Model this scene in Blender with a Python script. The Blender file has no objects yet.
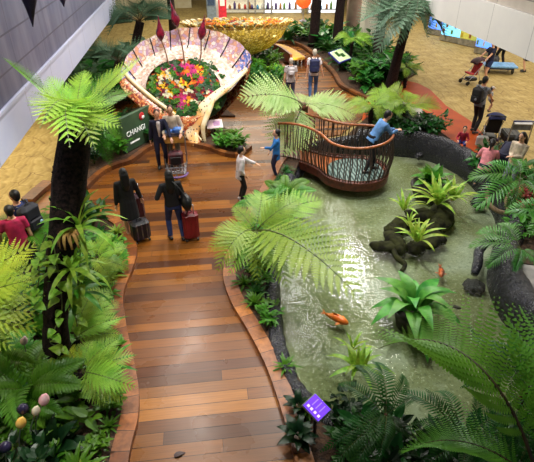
import bpy, bmesh, math, random
from math import sin, cos, pi, radians as R
from mathutils import Vector as V, Matrix, noise
from mathutils.geometry import tessellate_polygon
random.seed(7)
SC = bpy.context.scene
COL = SC.collection

# ------------------------------------------------------------------ camera, world, lights, exposure
F = 500.0; HC = 6.0; PIT = R(32.7); PSI = R(7.2)
cam = bpy.data.cameras.new('camera'); cam.sensor_fit = 'HORIZONTAL'; cam.sensor_width = 36; cam.lens = F/534*36
cam.clip_start = .05; cam.clip_end = 300
camo = bpy.data.objects.new('camera', cam); COL.objects.link(camo)
camo.location = (0, 0, HC); camo.rotation_euler = (pi/2-PIT, 0, -PSI)
SC.camera = camo
SC.view_settings.view_transform = 'Standard'; SC.view_settings.look = 'None'
SC.view_settings.gamma = 1; SC.view_settings.use_curve_mapping = False
SC.view_settings.exposure = 0.42
wd = bpy.data.worlds.new('hall_ambience'); SC.world = wd; wd.use_nodes = True
wd.node_tree.nodes['Background'].inputs[0].default_value = (.7, .82, 1, 1)
wd.node_tree.nodes['Background'].inputs[1].default_value = .1

def area(loc, size, power, col=(1, .93, .82), target=None, sy=None, spread=None):
    l = bpy.data.lights.new('ceiling_lamp', 'AREA'); l.energy = power; l.color = col
    l.shape = 'RECTANGLE'; l.size = size; l.size_y = sy or size
    if spread: l.spread = spread
    o = bpy.data.objects.new('ceiling_lamp', l); COL.objects.link(o); o.location = loc
    if target:
        o.rotation_euler = (V(target)-V(loc)).to_track_quat('-Z', 'Y').to_euler()
    return o
def spot(loc, target, power, ang=50, col=(1, .92, .8), r=.12):
    l = bpy.data.lights.new('spot_lamp', 'SPOT'); l.energy = power; l.color = col
    l.spot_size = R(ang); l.spot_blend = .6; l.shadow_soft_size = r
    o = bpy.data.objects.new('spot_lamp', l); COL.objects.link(o); o.location = loc
    o.rotation_euler = (V(target)-V(loc)).to_track_quat('-Z', 'Y').to_euler()
for x in (-1.2, 2.2): area((x, 13, 8.7), .5, 360, (1, .94, .86), sy=7)
for x in (3.6, 7, 10.4): area((x, 20, 8.7), .5, 430, (1, .96, .9), sy=12)
spot((-1.2, 3.2, 8.7), (-2.9, 4.5, .3), 900, 46, (1, 1, .9))  # extra spot added to brighten the lower left bed
area((-6.5, 14, 5.5), 3, 330, (1, .9, .7), sy=10)
area((3, 31, 6), 8, 900, (1, .93, .75), sy=5)
spot((-.6, 6.5, 8.7), (-2.4, 5.8, .6), 1700, 58, (1, .98, .88))
spot((2.2, 7, 8.7), (2.2, 4.3, .8), 480, 40, (1, 1, .9))  # fill spot added to lift the great frond at lower right
spot((1.5, 4.5, 8.7), (1.4, 8, 1), 760, 50, (1, .98, .9))
spot((3.4, 9, 8.7), (3.6, 8.2, 0), 1250, 62, (.96, 1, .94))
spot((6.6, 19, 8.6), (3, 8.5, 0), 900, 50, (1, 1, 1), .3)
spot((0, 10.5, 8.7), (-.6, 15.8, 1.6), 1500, 38, (1, .93, .85))
spot((3, 9, 8.7), (2.8, 13.8, 1), 480, 40, (1, .97, .9))
spot((-5, 9, 5), (-4, 5.5, 1), 500, 60, (1, .92, .6))
spot((2.5, 14, 8.7), (5.5, 20, .6), 1300, 60, (1, .97, .9))
spot((2.6, 19.5, 7.5), (2.2, 22.5, 1.2), 650, 44, (1, .84, .34))
spot((4.6, 22.2, .5), (2.8, 22.8, 1.2), 60, 90, (1, .84, .3), .05)

def P(u, v, z=0.0):
    a = (u-267)/F; b = (v-231)/F
    d = sin(PIT)+b*cos(PIT); c = cos(PIT)-b*sin(PIT); s = (HC-z)/d
    xr = a*s; D = c*s
    return V((xr*cos(PSI)+D*sin(PSI), D*cos(PSI)-xr*sin(PSI), z))
def PY(u, v, Y):
    a = (u-267)/F; b = (v-231)/F
    d = sin(PIT)+b*cos(PIT); c = cos(PIT)-b*sin(PIT)
    s = Y/(c*cos(PSI)-a*sin(PSI))
    return V((s*(a*cos(PSI)+c*sin(PSI)), Y, HC-s*d))

# ------------------------------------------------------------------ mesh helpers
ORG = {}
def spl(pts, n=8, closed=False):
    pts = [V(p) for p in pts]; out = []; N = len(pts)
    rng = range(N) if closed else range(N-1)
    for i in rng:
        if closed: a, b, c, d = pts[(i-1) % N], pts[i], pts[(i+1) % N], pts[(i+2) % N]
        else: a, b, c, d = pts[max(i-1, 0)], pts[i], pts[i+1], pts[min(i+2, N-1)]
        for k in range(n):
            t = k/n
            out.append(.5*((2*b)+(c-a)*t+(2*a-5*b+4*c-d)*t*t+(3*b-a-3*c+d)*t**3))
    if not closed: out.append(pts[-1].copy())
    return out
def lerp(a, b, t): return a+(b-a)*t
class MB:
    def __init__(s): s.v = []; s.f = []; s.m = []; s.uv = {}
    def add(s, vs, fs, mi=0, uvs=None):
        o = len(s.v); s.v += [tuple(x) for x in vs]
        for q in fs:
            if uvs: s.uv[len(s.f)] = [uvs[i] for i in q]
            s.f.append(tuple(i+o for i in q)); s.m.append(mi)
    def box(s, c, d, rot=None, mi=0, bev=0):
        c = V(c); x, y, z = d[0]/2, d[1]/2, d[2]/2
        if bev:
            b = min(bev, x*.9, y*.9, z*.9); pr = []
            for (ex, ey, zz) in ((x-b, y-b, -z), (x, y, -z+b), (x, y, z-b), (x-b, y-b, z)):
                bb = b
                pr.append([V((ex-bb, -ey, zz)), V((ex, -ey+bb, zz)), V((ex, ey-bb, zz)), V((ex-bb, ey, zz)), V((-ex+bb, ey, zz)), V((-ex, ey-bb, zz)), V((-ex, -ey+bb, zz)), V((-ex+bb, -ey, zz))])
            vs = [p for r in pr for p in r]; fs = [tuple(range(7, -1, -1)), tuple(range(24, 32))]
            for k in range(3):
                for i in range(8): fs.append((k*8+i, k*8+(i+1) % 8, k*8+8+(i+1) % 8, k*8+8+i))
        else:
            vs = [V((i*x, j*y, k*z)) for k in (-1, 1) for j in (-1, 1) for i in (-1, 1)]
            fs = [(0, 2, 3, 1), (4, 5, 7, 6), (0, 1, 5, 4), (2, 6, 7, 3), (0, 4, 6, 2), (1, 3, 7, 5)]
        if rot is not None: vs = [rot @ p for p in vs]
        s.add([p+c for p in vs], fs, mi)
    def tube(s, pts, r, n=8, mi=0, flat=1.0, up=None, cap=True):
        pts = [V(p) for p in pts]; N = len(pts)
        rs = r if isinstance(r, (list, tuple)) else [r]*N
        up = V(up) if up else V((0, 0, 1)); vs = []; fs = []; pu = None
        for i in range(N):
            t = (pts[min(i+1, N-1)]-pts[max(i-1, 0)])
            t = t.normalized() if t.length > 1e-9 else V((0, 0, 1))
            if pu is None:
                a = up if abs(t.dot(up)) < .95 else (V((0, 1, 0)) if abs(t.y) < .9 else V((1, 0, 0)))
                sx = t.cross(a).normalized()
            else:
                sx = pu-t*pu.dot(t); sx = sx.normalized() if sx.length > 1e-6 else V((1, 0, 0))
            pu = sx; sy = t.cross(sx)
            ra = rs[i]; rx, ry = (ra if isinstance(ra, (tuple, list)) else (ra, ra*flat))
            for k in range(n):
                a = 2*pi*k/n; vs.append(pts[i]+sx*(cos(a)*rx)+sy*(sin(a)*ry))
        for i in range(N-1):
            for k in range(n): fs.append((i*n+k, i*n+(k+1) % n, (i+1)*n+(k+1) % n, (i+1)*n+k))
        if cap: fs += [tuple(range(n-1, -1, -1)), tuple((N-1)*n+k for k in range(n))]
        s.add(vs, fs, mi)
    def ell(s, c, r, rot=None, nu=12, nv=8, mi=0):
        c = V(c); r = r if isinstance(r, (tuple, list)) else (r, r, r); vs = [V((0, 0, -r[2]))]; fs = []
        for j in range(1, nv):
            ph = -pi/2+pi*j/nv
            for i in range(nu):
                a = 2*pi*i/nu; vs.append(V((cos(a)*cos(ph)*r[0], sin(a)*cos(ph)*r[1], sin(ph)*r[2])))
        vs.append(V((0, 0, r[2]))); L = len(vs)-1
        for i in range(nu):
            k = (i+1) % nu; fs += [(0, 1+k, 1+i), (L, 1+(nv-2)*nu+i, 1+(nv-2)*nu+k)]
            for j in range(nv-2): fs.append((1+j*nu+i, 1+j*nu+k, 1+(j+1)*nu+k, 1+(j+1)*nu+i))
        if rot is not None: vs = [rot @ p for p in vs]
        s.add([p+c for p in vs], fs, mi)
    def lathe(s, prof, n=16, c=(0, 0, 0), rot=None, mi=0):
        vs = []; fs = []; c = V(c)
        for r, z in prof:
            for k in range(n):
                a = 2*pi*k/n; vs.append(V((r*cos(a), r*sin(a), z)))
        for i in range(len(prof)-1):
            for k in range(n): fs.append((i*n+k, i*n+(k+1) % n, (i+1)*n+(k+1) % n, (i+1)*n+k))
        fs += [tuple(range(n-1, -1, -1)), tuple((len(prof)-1)*n+k for k in range(n))]
        if rot is not None: vs = [rot @ p for p in vs]
        s.add([p+c for p in vs], fs, mi)
    def slab(s, poly, z0, z1, holes=(), mi=0, bottom=True):
        loops = [[V((p[0], p[1], 0)) for p in poly]]+[[V((p[0], p[1], 0)) for p in h] for h in holes]
        flat = [p for l in loops for p in l]; n = len(flat)
        def norm(t):
            a, b, c = flat[t[0]], flat[t[1]], flat[t[2]]
            return tuple(t) if (b-a).cross(c-a).z > 0 else (t[0], t[2], t[1])
        tr = [norm(t) for t in tessellate_polygon(loops)]
        s.add([(p.x, p.y, z1) for p in flat], tr, mi)
        if z0 < z1:
            if bottom: s.add([(p.x, p.y, z0) for p in flat], [t[::-1] for t in tr], mi)
            for li, l in enumerate(loops):
                m = len(l); ar = sum(l[i].x*l[(i+1) % m].y-l[(i+1) % m].x*l[i].y for i in range(m))
                fl = (ar > 0) == (li == 0)
                vs = [(p.x, p.y, z0) for p in l]+[(p.x, p.y, z1) for p in l]
                fs = [(i, (i+1) % m, m+(i+1) % m, m+i) for i in range(m)]
                if not fl: fs = [q[::-1] for q in fs]
                s.add(vs, fs, mi)
    def sweep(s, line, prof, closed=False, mi=0):
        # profile points (across, up) swept along a ground line; uv = (arc length, across)
        line = [V((p[0], p[1], p[2] if len(p) > 2 else 0)) for p in line]; N = len(line); vs = []; uvs = []; acc = 0
        for i in range(N):
            a = line[(i-1) % N] if closed or i else line[0]; b = line[(i+1) % N] if closed or i < N-1 else line[-1]
            t = (b-a); t.z = 0; t.normalize(); nn = V((t.y, -t.x, 0))
            if i: acc += (line[i]-line[i-1]).length
            pf = prof(i, line[i]) if callable(prof) else prof
            K = len(pf)
            for (w, h) in pf: vs.append(line[i]+nn*w+V((0, 0, h))); uvs.append((acc, w))
        fs = []
        for i in range(N if closed else N-1):
            j = (i+1) % N
            for k in range(K-1): fs.append((i*K+k, i*K+k+1, j*K+k+1, j*K+k))
        s.add(vs, fs, mi, uvs)
        if not closed:
            s.add(vs[:K], [tuple(range(K))], mi); s.add(vs[-K:], [tuple(range(K-1, -1, -1))], mi)
    def mesh(s, name, mats, smooth=False):
        me = bpy.data.meshes.new(name); me.from_pydata(s.v, [], s.f)
        for m in (mats if isinstance(mats, (list, tuple)) else [mats]): me.materials.append(m)
        if len(me.materials) > 1: me.polygons.foreach_set('material_index', s.m)
        if smooth: me.polygons.foreach_set('use_smooth', [True]*len(s.f))
        if s.uv:
            u = me.uv_layers.new(name='UVMap')
            for pi_, pl in enumerate(me.polygons):
                q = s.uv.get(pi_)
                if q:
                    for k, li in enumerate(pl.loop_indices): u.data[li].uv = q[k]
        me.validate(); me.update()
        return me
    def build(s, name, mats, parent=None, smooth=False, world=False, remesh=0, sub=0):
        if world and parent is not None:
            o = ORG[parent.name]; s.v = [(x-o[0], y-o[1], z-o[2]) for x, y, z in s.v]
        me = s.mesh(name, mats, smooth)
        ob = bpy.data.objects.new(name, me); COL.objects.link(ob)
        if remesh: bake(ob, remesh)
        if parent is not None:
            ob.parent = parent; ORG[ob.name] = ORG.get(parent.name, V((0, 0, 0)))
        else: ORG[ob.name] = V((0, 0, 0))
        return ob
def bake(ob, vox):
    m = ob.modifiers.new('r', 'REMESH'); m.mode = 'VOXEL'; m.voxel_size = vox; m.use_smooth_shade = True
    m2 = ob.modifiers.new('s', 'SMOOTH'); m2.factor = .5; m2.iterations = 2
    dg = bpy.context.evaluated_depsgraph_get(); dg.update()
    me = bpy.data.meshes.new_from_object(ob.evaluated_get(dg))
    old = ob.data; mats = list(old.materials); ob.modifiers.clear(); ob.data = me
    me.materials.clear()
    for x in mats: me.materials.append(x)
    me.polygons.foreach_set('use_smooth', [True]*len(me.polygons))
    bpy.data.meshes.remove(old)
def tag(o, label, cat, group=None, kind=None):
    o['label'] = label; o['category'] = cat
    if group: o['group'] = group
    if kind: o['kind'] = kind
    return o
def struct(o, label=None, cat=None):
    o['kind'] = 'structure'
    if label: o['label'] = label; o['category'] = cat
    return o
def thing(name, label, cat, loc=(0, 0, 0), rz=0, group=None):
    o = bpy.data.objects.new(name, None); COL.objects.link(o); o.empty_display_size = .1
    o.location = loc; o.rotation_euler = (0, 0, rz); ORG[o.name] = V(loc)
    return tag(o, label, cat, group)
def inst(name, me, parent=None, mat=None):
    o = bpy.data.objects.new(name, me); COL.objects.link(o)
    if parent is not None: o.parent = parent; ORG[o.name] = ORG.get(parent.name, V((0, 0, 0)))
    if mat is not None: o.matrix_local = mat
    return o
def kids(o): return [c for c in o.children]
def dup(o, loc=None, rz=None, sc=None, label=None, group=None, parent=None):
    c = o.copy(); COL.objects.link(c)
    if parent is not None: c.parent = parent
    for ch in list(o.children): dup(ch, parent=c)
    if loc is not None: c.location = loc
    if rz is not None: c.rotation_euler = (0, 0, rz)
    if sc is not None: c.scale = (sc, sc, sc)
    if label: c['label'] = label
    if group: c['group'] = group
    return c
def chordmat(a, b, roll=0, wid=1.0, bias=0):
    a = V(a); b = V(b); x = b-a; L = x.length; x.normalize()
    z = V((0, -bias, 1)) if abs(x.z) < .9 else V((-.3, -.9, .3))
    z = (z-x*z.dot(x)).normalized(); y = z.cross(x)
    m = Matrix((x, y, z)).transposed() @ Matrix.Rotation(roll, 3, 'X')
    m = m.to_4x4() @ Matrix.Diagonal((L, L*wid, L, 1)); m.translation = a
    return m

# ------------------------------------------------------------------ materials
def lin(c): return tuple(((x/255)/12.92 if x/255 <= .04045 else ((x/255+.055)/1.055)**2.4) for x in c)+(1,)
class NT:
    def __init__(s, name):
        s.m = bpy.data.materials.new(name); s.m.use_nodes = True; s.t = s.m.node_tree
        s.b = s.t.nodes['Principled BSDF']; s.o = s.t.nodes['Material Output']
    def n(s, ty, **k):
        x = s.t.nodes.new(ty)
        for a, b in k.items(): setattr(x, a, b)
        return x
    def l(s, a, b): s.t.links.new(a, b)
    def math(s, op, a, b=None):
        x = s.n('ShaderNodeMath', operation=op)
        for i, q in enumerate((a, b)):
            if q is None: continue
            if isinstance(q, (int, float)): x.inputs[i].default_value = q
            else: s.l(q, x.inputs[i])
        return x.outputs[0]
    def ramp(s, fac, stops, const=False):
        x = s.n('ShaderNodeValToRGB'); e = x.color_ramp.elements
        if const: x.color_ramp.interpolation = 'CONSTANT'
        while len(e) > 1: e.remove(e[-1])
        for i, (p, c) in enumerate(stops):
            q = e[0] if i == 0 else e.new(p)
            q.position = p; q.color = lin(c)
        s.l(fac, x.inputs[0]); return x.outputs[0]
    def mix(s, fac, a, b, mode='MIX'):
        x = s.n('ShaderNodeMix', data_type='RGBA', blend_type=mode)
        for i, q in ((0, fac), (6, a), (7, b)):
            if isinstance(q, (int, float)): x.inputs[i].default_value = q
            elif isinstance(q, tuple): x.inputs[i].default_value = lin(q)
            else: s.l(q, x.inputs[i])
        return x.outputs[2]
    def noise(s, scale, det=3, vec=None, rough=.5):
        x = s.n('ShaderNodeTexNoise'); x.inputs['Scale'].default_value = scale; x.inputs['Detail'].default_value = det
        x.inputs['Roughness'].default_value = rough
        if vec is not None: s.l(vec, x.inputs['Vector'])
        return x.outputs[0]
    def obj(s): return s.n('ShaderNodeTexCoord').outputs['Object']
    def bump(s, h, st=.3, dist=.02):
        x = s.n('ShaderNodeBump'); x.inputs['Strength'].default_value = st; x.inputs['Distance'].default_value = dist
        s.l(h, x.inputs['Height']); s.l(x.outputs[0], s.b.inputs['Normal']); return x.outputs[0]
    def col(s, c):
        if isinstance(c, tuple): s.b.inputs['Base Color'].default_value = lin(c)
        else: s.l(c, s.b.inputs['Base Color'])
MATS = {}
def mat(name, c, rough=.5, c2=None, scale=10, bump=0, metal=0, rnd=0, spec=.5, emit=None, es=1, coat=0):
    if name in MATS: return MATS[name]
    t = NT(name); c2 = c2 or tuple(max(0, x*.8) for x in c)
    ob = t.obj(); nz = t.noise(scale, 4, ob)
    col = t.ramp(nz, [(.35, c), (.65, c2)])
    if rnd:
        oi = t.n('ShaderNodeObjectInfo').outputs['Random']
        hs = t.n('ShaderNodeHueSaturation'); t.l(col, hs.inputs['Color'])
        t.l(t.math('ADD', t.math('MULTIPLY', oi, rnd*.12), .5-rnd*.06), hs.inputs['Hue'])
        t.l(t.math('ADD', t.math('MULTIPLY', oi, rnd), 1-rnd/2), hs.inputs['Value']); col = hs.outputs[0]
    t.col(col); b = t.b.inputs
    b['Roughness'].default_value = rough; b['Metallic'].default_value = metal; b['Specular IOR Level'].default_value = spec
    if coat: b['Coat Weight'].default_value = coat
    if bump: t.bump(t.noise(scale*3, 5, ob), bump, .02)
    if emit: b['Emission Color'].default_value = lin(emit); b['Emission Strength'].default_value = es
    MATS[name] = t.m; return t.m
def leafmat(name, c, c2, rough=.4, rnd=.3, trans=.35, scale=6, spec=.4):
    t = NT(name); ob = t.obj(); col = t.ramp(t.noise(scale, 3, ob), [(.3, c), (.7, c2)])
    oi = t.n('ShaderNodeObjectInfo').outputs['Random']
    hs = t.n('ShaderNodeHueSaturation'); t.l(col, hs.inputs['Color'])
    t.l(t.math('ADD', t.math('MULTIPLY', oi, .04), .48), hs.inputs['Hue'])
    t.l(t.math('ADD', t.math('MULTIPLY', oi, rnd), 1-rnd/2), hs.inputs['Value']); col = hs.outputs[0]
    t.col(col); t.b.inputs['Roughness'].default_value = rough; t.b.inputs['Specular IOR Level'].default_value = spec
    tr = t.n('ShaderNodeBsdfTranslucent'); t.l(col, tr.inputs[0])
    mx = t.n('ShaderNodeMixShader'); mx.inputs[0].default_value = trans
    t.l(t.b.outputs[0], mx.inputs[1]); t.l(tr.outputs[0], mx.inputs[2]); t.l(mx.outputs[0], t.o.inputs[0])
    return t.m
def m_deck():
    t = NT('deck_boards'); ob = t.obj(); sp = t.n('ShaderNodeSeparateXYZ'); t.l(ob, sp.inputs[0])
    yy = t.math('DIVIDE', sp.outputs[1], .2); row = t.math('FLOOR', yy)
    w1 = t.n('ShaderNodeTexWhiteNoise', noise_dimensions='1D'); t.l(row, w1.inputs['W'])
    xx = t.math('ADD', t.math('DIVIDE', sp.outputs[0], 4.2), t.math('MULTIPLY', w1.outputs[0], 7.0)); cl = t.math('FLOOR', xx)
    cb = t.n('ShaderNodeCombineXYZ'); t.l(row, cb.inputs[0]); t.l(cl, cb.inputs[1])
    w2 = t.n('ShaderNodeTexWhiteNoise', noise_dimensions='3D'); t.l(cb.outputs[0], w2.inputs['Vector'])
    base = t.ramp(w2.outputs[0], [(0, (84, 46, 28)), (.18, (142, 82, 38)), (.36, (178, 108, 50)), (.5, (112, 64, 44)), (.66, (196, 124, 58)), (.8, (92, 54, 46)), (1, (160, 96, 44))])
    mp = t.n('ShaderNodeMapping'); mp.inputs['Scale'].default_value = (1.2, 26, 1); t.l(ob, mp.inputs[0])
    g = t.noise(1.6, 5, mp.outputs[0])
    col = t.mix(.55, base, t.ramp(g, [(.3, (90, 80, 78)), (.7, (235, 225, 215))]), 'MULTIPLY')
    col = t.mix(.25, col, base)
    fy = t.math('FRACT', yy); fx = t.math('FRACT', xx)
    seam = t.math('MAXIMUM', t.math('LESS_THAN', fy, .045), t.math('LESS_THAN', fx, .0015))
    t.col(t.mix(seam, t.mix(1.0, col, (218, 222, 184), 'MULTIPLY'), (34, 16, 12)))
    rg = t.math('ADD', t.math('MULTIPLY', t.noise(1.3, 4, ob), .3), .14); t.l(rg, t.b.inputs['Roughness'])
    t.bump(t.math('SUBTRACT', t.math('MULTIPLY', g, .25), seam), .25, .01); t.b.inputs['Specular IOR Level'].default_value = .4
    return t.m
def m_curb(name='curb_wood', dark=1.0):
    t = NT(name); uv = t.n('ShaderNodeTexCoord').outputs['UV']; sp = t.n('ShaderNodeSeparateXYZ'); t.l(uv, sp.inputs[0])
    xx = t.math('DIVIDE', sp.outputs[0], .3); fl = t.math('FLOOR', xx)
    w = t.n('ShaderNodeTexWhiteNoise', noise_dimensions='1D'); t.l(fl, w.inputs['W'])
    k = dark
    base = t.ramp(w.outputs[0], [(0, (120*k, 64*k, 32*k)), (.3, (168*k, 98*k, 46*k)), (.55, (140*k, 84*k, 54*k)), (.8, (190*k, 116*k, 56*k)), (1, (150*k, 80*k, 40*k))])
    col = t.mix(.6, base, t.ramp(t.noise(14, 4, t.obj()), [(.3, (120, 110, 80)), (.7, (245, 248, 205))]), 'MULTIPLY')
    t.col(t.mix(t.math('LESS_THAN', t.math('FRACT', xx), .04), col, (50, 24, 16))); t.b.inputs['Roughness'].default_value = .4
    return t.m
def m_carpet():
    t = NT('carpet'); ob = t.obj()
    a = t.noise(2.2, 5, ob, .65); v = t.n('ShaderNodeTexWave'); v.inputs['Scale'].default_value = 1.1; v.inputs['Distortion'].default_value = 9
    v.inputs['Detail'].default_value = 3; t.l(ob, v.inputs['Vector'])
    col = t.ramp(a, [(.3, (130, 108, 58)), (.5, (166, 142, 82)), (.68, (192, 170, 112))])
    col = t.mix(.35, col, t.ramp(v.outputs[1], [(.0, (128, 104, 50)), (.5, (184, 160, 102)), (1, (158, 136, 74))]))
    vo = t.n('ShaderNodeTexVoronoi', feature='DISTANCE_TO_EDGE'); vo.inputs['Scale'].default_value = 2.3; vo.inputs['Randomness'].default_value = 1
    t.l(t.mix(.25, ob, t.n('ShaderNodeTexNoise').outputs[1]), vo.inputs['Vector'])
    msk = t.math('MULTIPLY', t.math('LESS_THAN', vo.outputs['Distance'], .014), t.math('GREATER_THAN', t.noise(1.4, 2, ob), .5))
    t.col(t.mix(t.math('MULTIPLY', msk, .6), col, (96, 62, 26)))
    t.b.inputs['Roughness'].default_value = .75; t.bump(t.noise(90, 2, ob), .2, .01)
    return t.m
def m_water():
    t = NT('pond_water'); ob = t.obj()
    h = t.math('ADD', t.math('MULTIPLY', t.noise(5, 3, ob), .6), t.math('MULTIPLY', t.noise(17, 2, ob), .4))
    bm = t.n('ShaderNodeBump'); bm.inputs['Strength'].default_value = .35; bm.inputs['Distance'].default_value = .03; t.l(h, bm.inputs['Height'])
    fr = t.n('ShaderNodeFresnel'); fr.inputs[0].default_value = 1.33; t.l(bm.outputs[0], fr.inputs[1])
    gl = t.n('ShaderNodeBsdfGlossy'); gl.inputs['Roughness'].default_value = .06; t.l(bm.outputs[0], gl.inputs['Normal'])
    tr = t.n('ShaderNodeBsdfTransparent'); tr.inputs[0].default_value = (.88, .92, .84, 1)
    mx = t.n('ShaderNodeMixShader'); t.l(fr.outputs[0], mx.inputs[0]); t.l(tr.outputs[0], mx.inputs[1]); t.l(gl.outputs[0], mx.inputs[2])
    t.l(mx.outputs[0], t.o.inputs[0]); return t.m
def m_pondbed():
    t = NT('pond_bed'); ob = t.obj()
    col = t.ramp(t.noise(.55, 6, ob, .6), [(.34, (96, 100, 56)), (.5, (126, 132, 98)), (.64, (156, 162, 146))])
    sp = t.noise(15, 4, ob, .75)
    sq = t.mix(.55, t.mix(t.math('GREATER_THAN', sp, .6), t.mix(t.math('LESS_THAN', sp, .41), col, (66, 72, 42)), (200, 202, 182)), col); t.col(sq)
    t.b.inputs['Roughness'].default_value = .9; t.bump(t.noise(14, 4, ob), .5, .03)
    return t.m
def m_mosaic(name, cols, sc=26, grout=(150, 130, 118)):
    t = NT(name); ob = t.obj(); v = t.n('ShaderNodeTexVoronoi'); v.inputs['Scale'].default_value = sc; t.l(ob, v.inputs['Vector'])
    s = t.n('ShaderNodeSeparateColor'); t.l(v.outputs['Color'], s.inputs[0])
    n = len(cols); col = t.ramp(s.outputs[0], [(i/n, c) for i, c in enumerate(cols)], True)
    e = t.n('ShaderNodeTexVoronoi', feature='DISTANCE_TO_EDGE'); e.inputs['Scale'].default_value = sc; t.l(ob, e.inputs['Vector'])
    t.col(t.mix(t.math('LESS_THAN', e.outputs['Distance'], .05), col, grout)); t.b.inputs['Roughness'].default_value = .25
    t.bump(e.outputs['Distance'], .3, .01)
    return t.m
def m_panel(name, c, c2, rough, px, pz, seam, axis=1, streak=0):
    # large wall panels with thin dark joints; axis 1 = joints along world y
    t = NT(name); ob = t.obj(); sp = t.n('ShaderNodeSeparateXYZ'); t.l(ob, sp.inputs[0])
    mp = t.n('ShaderNodeMapping'); mp.inputs['Scale'].default_value = (1, 2.2, .35) if streak else (1, 1, 1); t.l(ob, mp.inputs[0])
    col = t.ramp(t.noise(1.6, 6, mp.outputs[0], .6), [(.3, c), (.7, c2)])
    a = t.math('LESS_THAN', t.math('FRACT', t.math('DIVIDE', sp.outputs[axis], px)), .02/px)
    b = t.math('LESS_THAN', t.math('FRACT', t.math('DIVIDE', sp.outputs[2], pz)), .03/pz) if pz else a
    t.col(t.mix(t.math('MAXIMUM', a, b), col, seam)); t.b.inputs['Roughness'].default_value = rough
    return t.m
DECK = m_deck(); CURB = m_curb(); CURBD = m_curb('curb_wood_red', .8); CARPET = m_carpet(); WATER = m_water(); PBED = m_pondbed()
SOIL = mat('soil', (84, 58, 38), .9, (44, 30, 22), 14, .8)
ORANGE = mat('orange_floor', (178, 74, 18), .55, (158, 60, 14), 2, spec=.2)
ROCK = mat('black_rock', (6, 6, 10), .26, (48, 48, 60), 26, 1.0, spec=.6)
BARK = mat('fern_bark', (50, 34, 32), .85, (8, 6, 8), 26, 1.0, spec=.2)
BROWN = mat('dry_fibre', (112, 62, 34), .8, (60, 34, 22), 18, .5)
RUST = mat('rusted_steel', (104, 50, 34), .5, (66, 32, 26), 9, .3, metal=.35)
RAIL = mat('rail_wood', (176, 98, 46), .35, (128, 66, 30), 12)
ROD = mat('twig_rod', (78, 56, 44), .5, (38, 28, 24), 12)
BLACK = mat('black_plastic', (12, 12, 15), .4, (7, 7, 9), 8)
DARK = mat('dark_cloth', (14, 16, 28), .8, (8, 9, 16), 20)
STEEL = mat('steel', (190, 192, 200), .3, (150, 152, 160), 6, metal=.8)
WHITE = mat('white_paint', (232, 232, 228), .5, (215, 215, 212), 4)
# leaf materials
L_LIME = leafmat('leaf_lime', (158, 192, 66), (116, 160, 48), rnd=.5)
L_PALE = leafmat('leaf_pale', (180, 204, 128), (146, 182, 92))
L_MID = leafmat('leaf_mid', (92, 146, 38), (62, 116, 30))
L_DEEP = leafmat('leaf_deep', (50, 106, 34), (26, 72, 26), .45)
L_DARK = leafmat('leaf_dark', (30, 66, 30), (16, 44, 22), .35)
L_GREY = leafmat('leaf_grey', (96, 126, 96), (52, 84, 60), .45)
L_YEL = leafmat('leaf_yellow', (176, 196, 56), (124, 162, 42))
L_GLOSS = leafmat('leaf_gloss', (62, 126, 48), (36, 92, 38), .22, .25, .2, 6, .6)
STEM = mat('green_stem', (92, 104, 44), .5, (64, 74, 34), 10)
STEMB = mat('brown_stem', (86, 62, 36), .6, (56, 40, 26), 10)
# ------------------------------------------------------------------ the setting
def xy(l, z=0): return [(P(u, v, z).x, P(u, v, z).y) for u, v in l]
POND = [(1.3, 4.75), (1.1, 5.5), (1.08, 6.2), (1.16, 7.2), (1.38, 8.4), (1.72, 9.7), (2.05, 10.8), (2.3, 11.8), (2.65, 12.8), (3.2, 13.6), (4.2, 13.95), (5.43, 13.85),
        (6.6, 13.3), (7.12, 12.2), (7.12, 10.9), (6.92, 9.8), (6.5, 8.9), (5.95, 8.2), (5.52, 7.5), (5.32, 6.9), (5.22, 6.3), (5.3, 5.6), (5.2, 4.8), (4.6, 4.1), (3.4, 3.7), (2.2, 3.8)]
pond = spl([(x, y, 0) for x, y in POND], 10, True)
pnorm = [(pond[i-1]-pond[(i+1) % len(pond)]).cross(V((0, 0, 1))).normalized()*.14 for i in range(len(pond))]
ZW = -.2; ZB = -.46
mb = MB(); mb.slab([(-30, -3), (40, -3), (40, 60), (-30, 60)], -.6, -.03, [[(p.x+n.x, p.y+n.y) for p, n in zip(pond, pnorm)]], bottom=False)
struct(mb.build('floor', CARPET))
LCURB = [(-1.28, 2.6), (-1.28, 4.0), (-1.22, 4.6), (-1.25, 5.1), (-1.4, 5.8), (-1.6, 6.6), (-1.72, 7.4), (-1.62, 8.2), (-1.62, 8.9), (-1.85, 9.7), (-2.3, 10.3), (-3.1, 10.65), (-4.0, 10.7)]
RCURB = [(.98, 2.6), (.84, 3.6), (.78, 4.4), (.66, 5.3), (.46, 6.1), (.22, 6.9), (.12, 7.6), (.2, 8.3), (.5, 9.3), (.9, 10.3), (1.35, 11.4), (1.75, 12.5), (2.05, 13.1)]
lc = spl([(x, y, 0) for x, y in LCURB], 8); rc = spl([(x, y, 0) for x, y in RCURB], 8)
ECURB = [tuple(P(u, v)) for u, v in ((367, 102), (352, 95), (339, 87), (331, 74), (320, 63), (311, 55), (300, 47.5), (286, 43.5), (272, 46))]
ec = spl(ECURB, 8)
SCURB = [tuple(P(u, v)) for u, v in ((88, 190), (104, 175), (118, 168), (131, 164), (141, 157), (150, 150.5), (162, 147), (185, 146), (206, 150), (226, 157), (241, 157), (252, 149))]
sc_ = spl(SCURB, 8)
deck = [(p.x, p.y) for p in rc[::-1]]+[(p.x, p.y) for p in lc]+[(-4.25, 10.95), (-4.0, 12.6), (-4.1, 15), (-4, 21), (-1, 27)]+[(p.x, p.y) for p in ec[::-1]]+xy([(362, 118)])+[(4.2, 14.6), (2.9, 14.3)]
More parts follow.
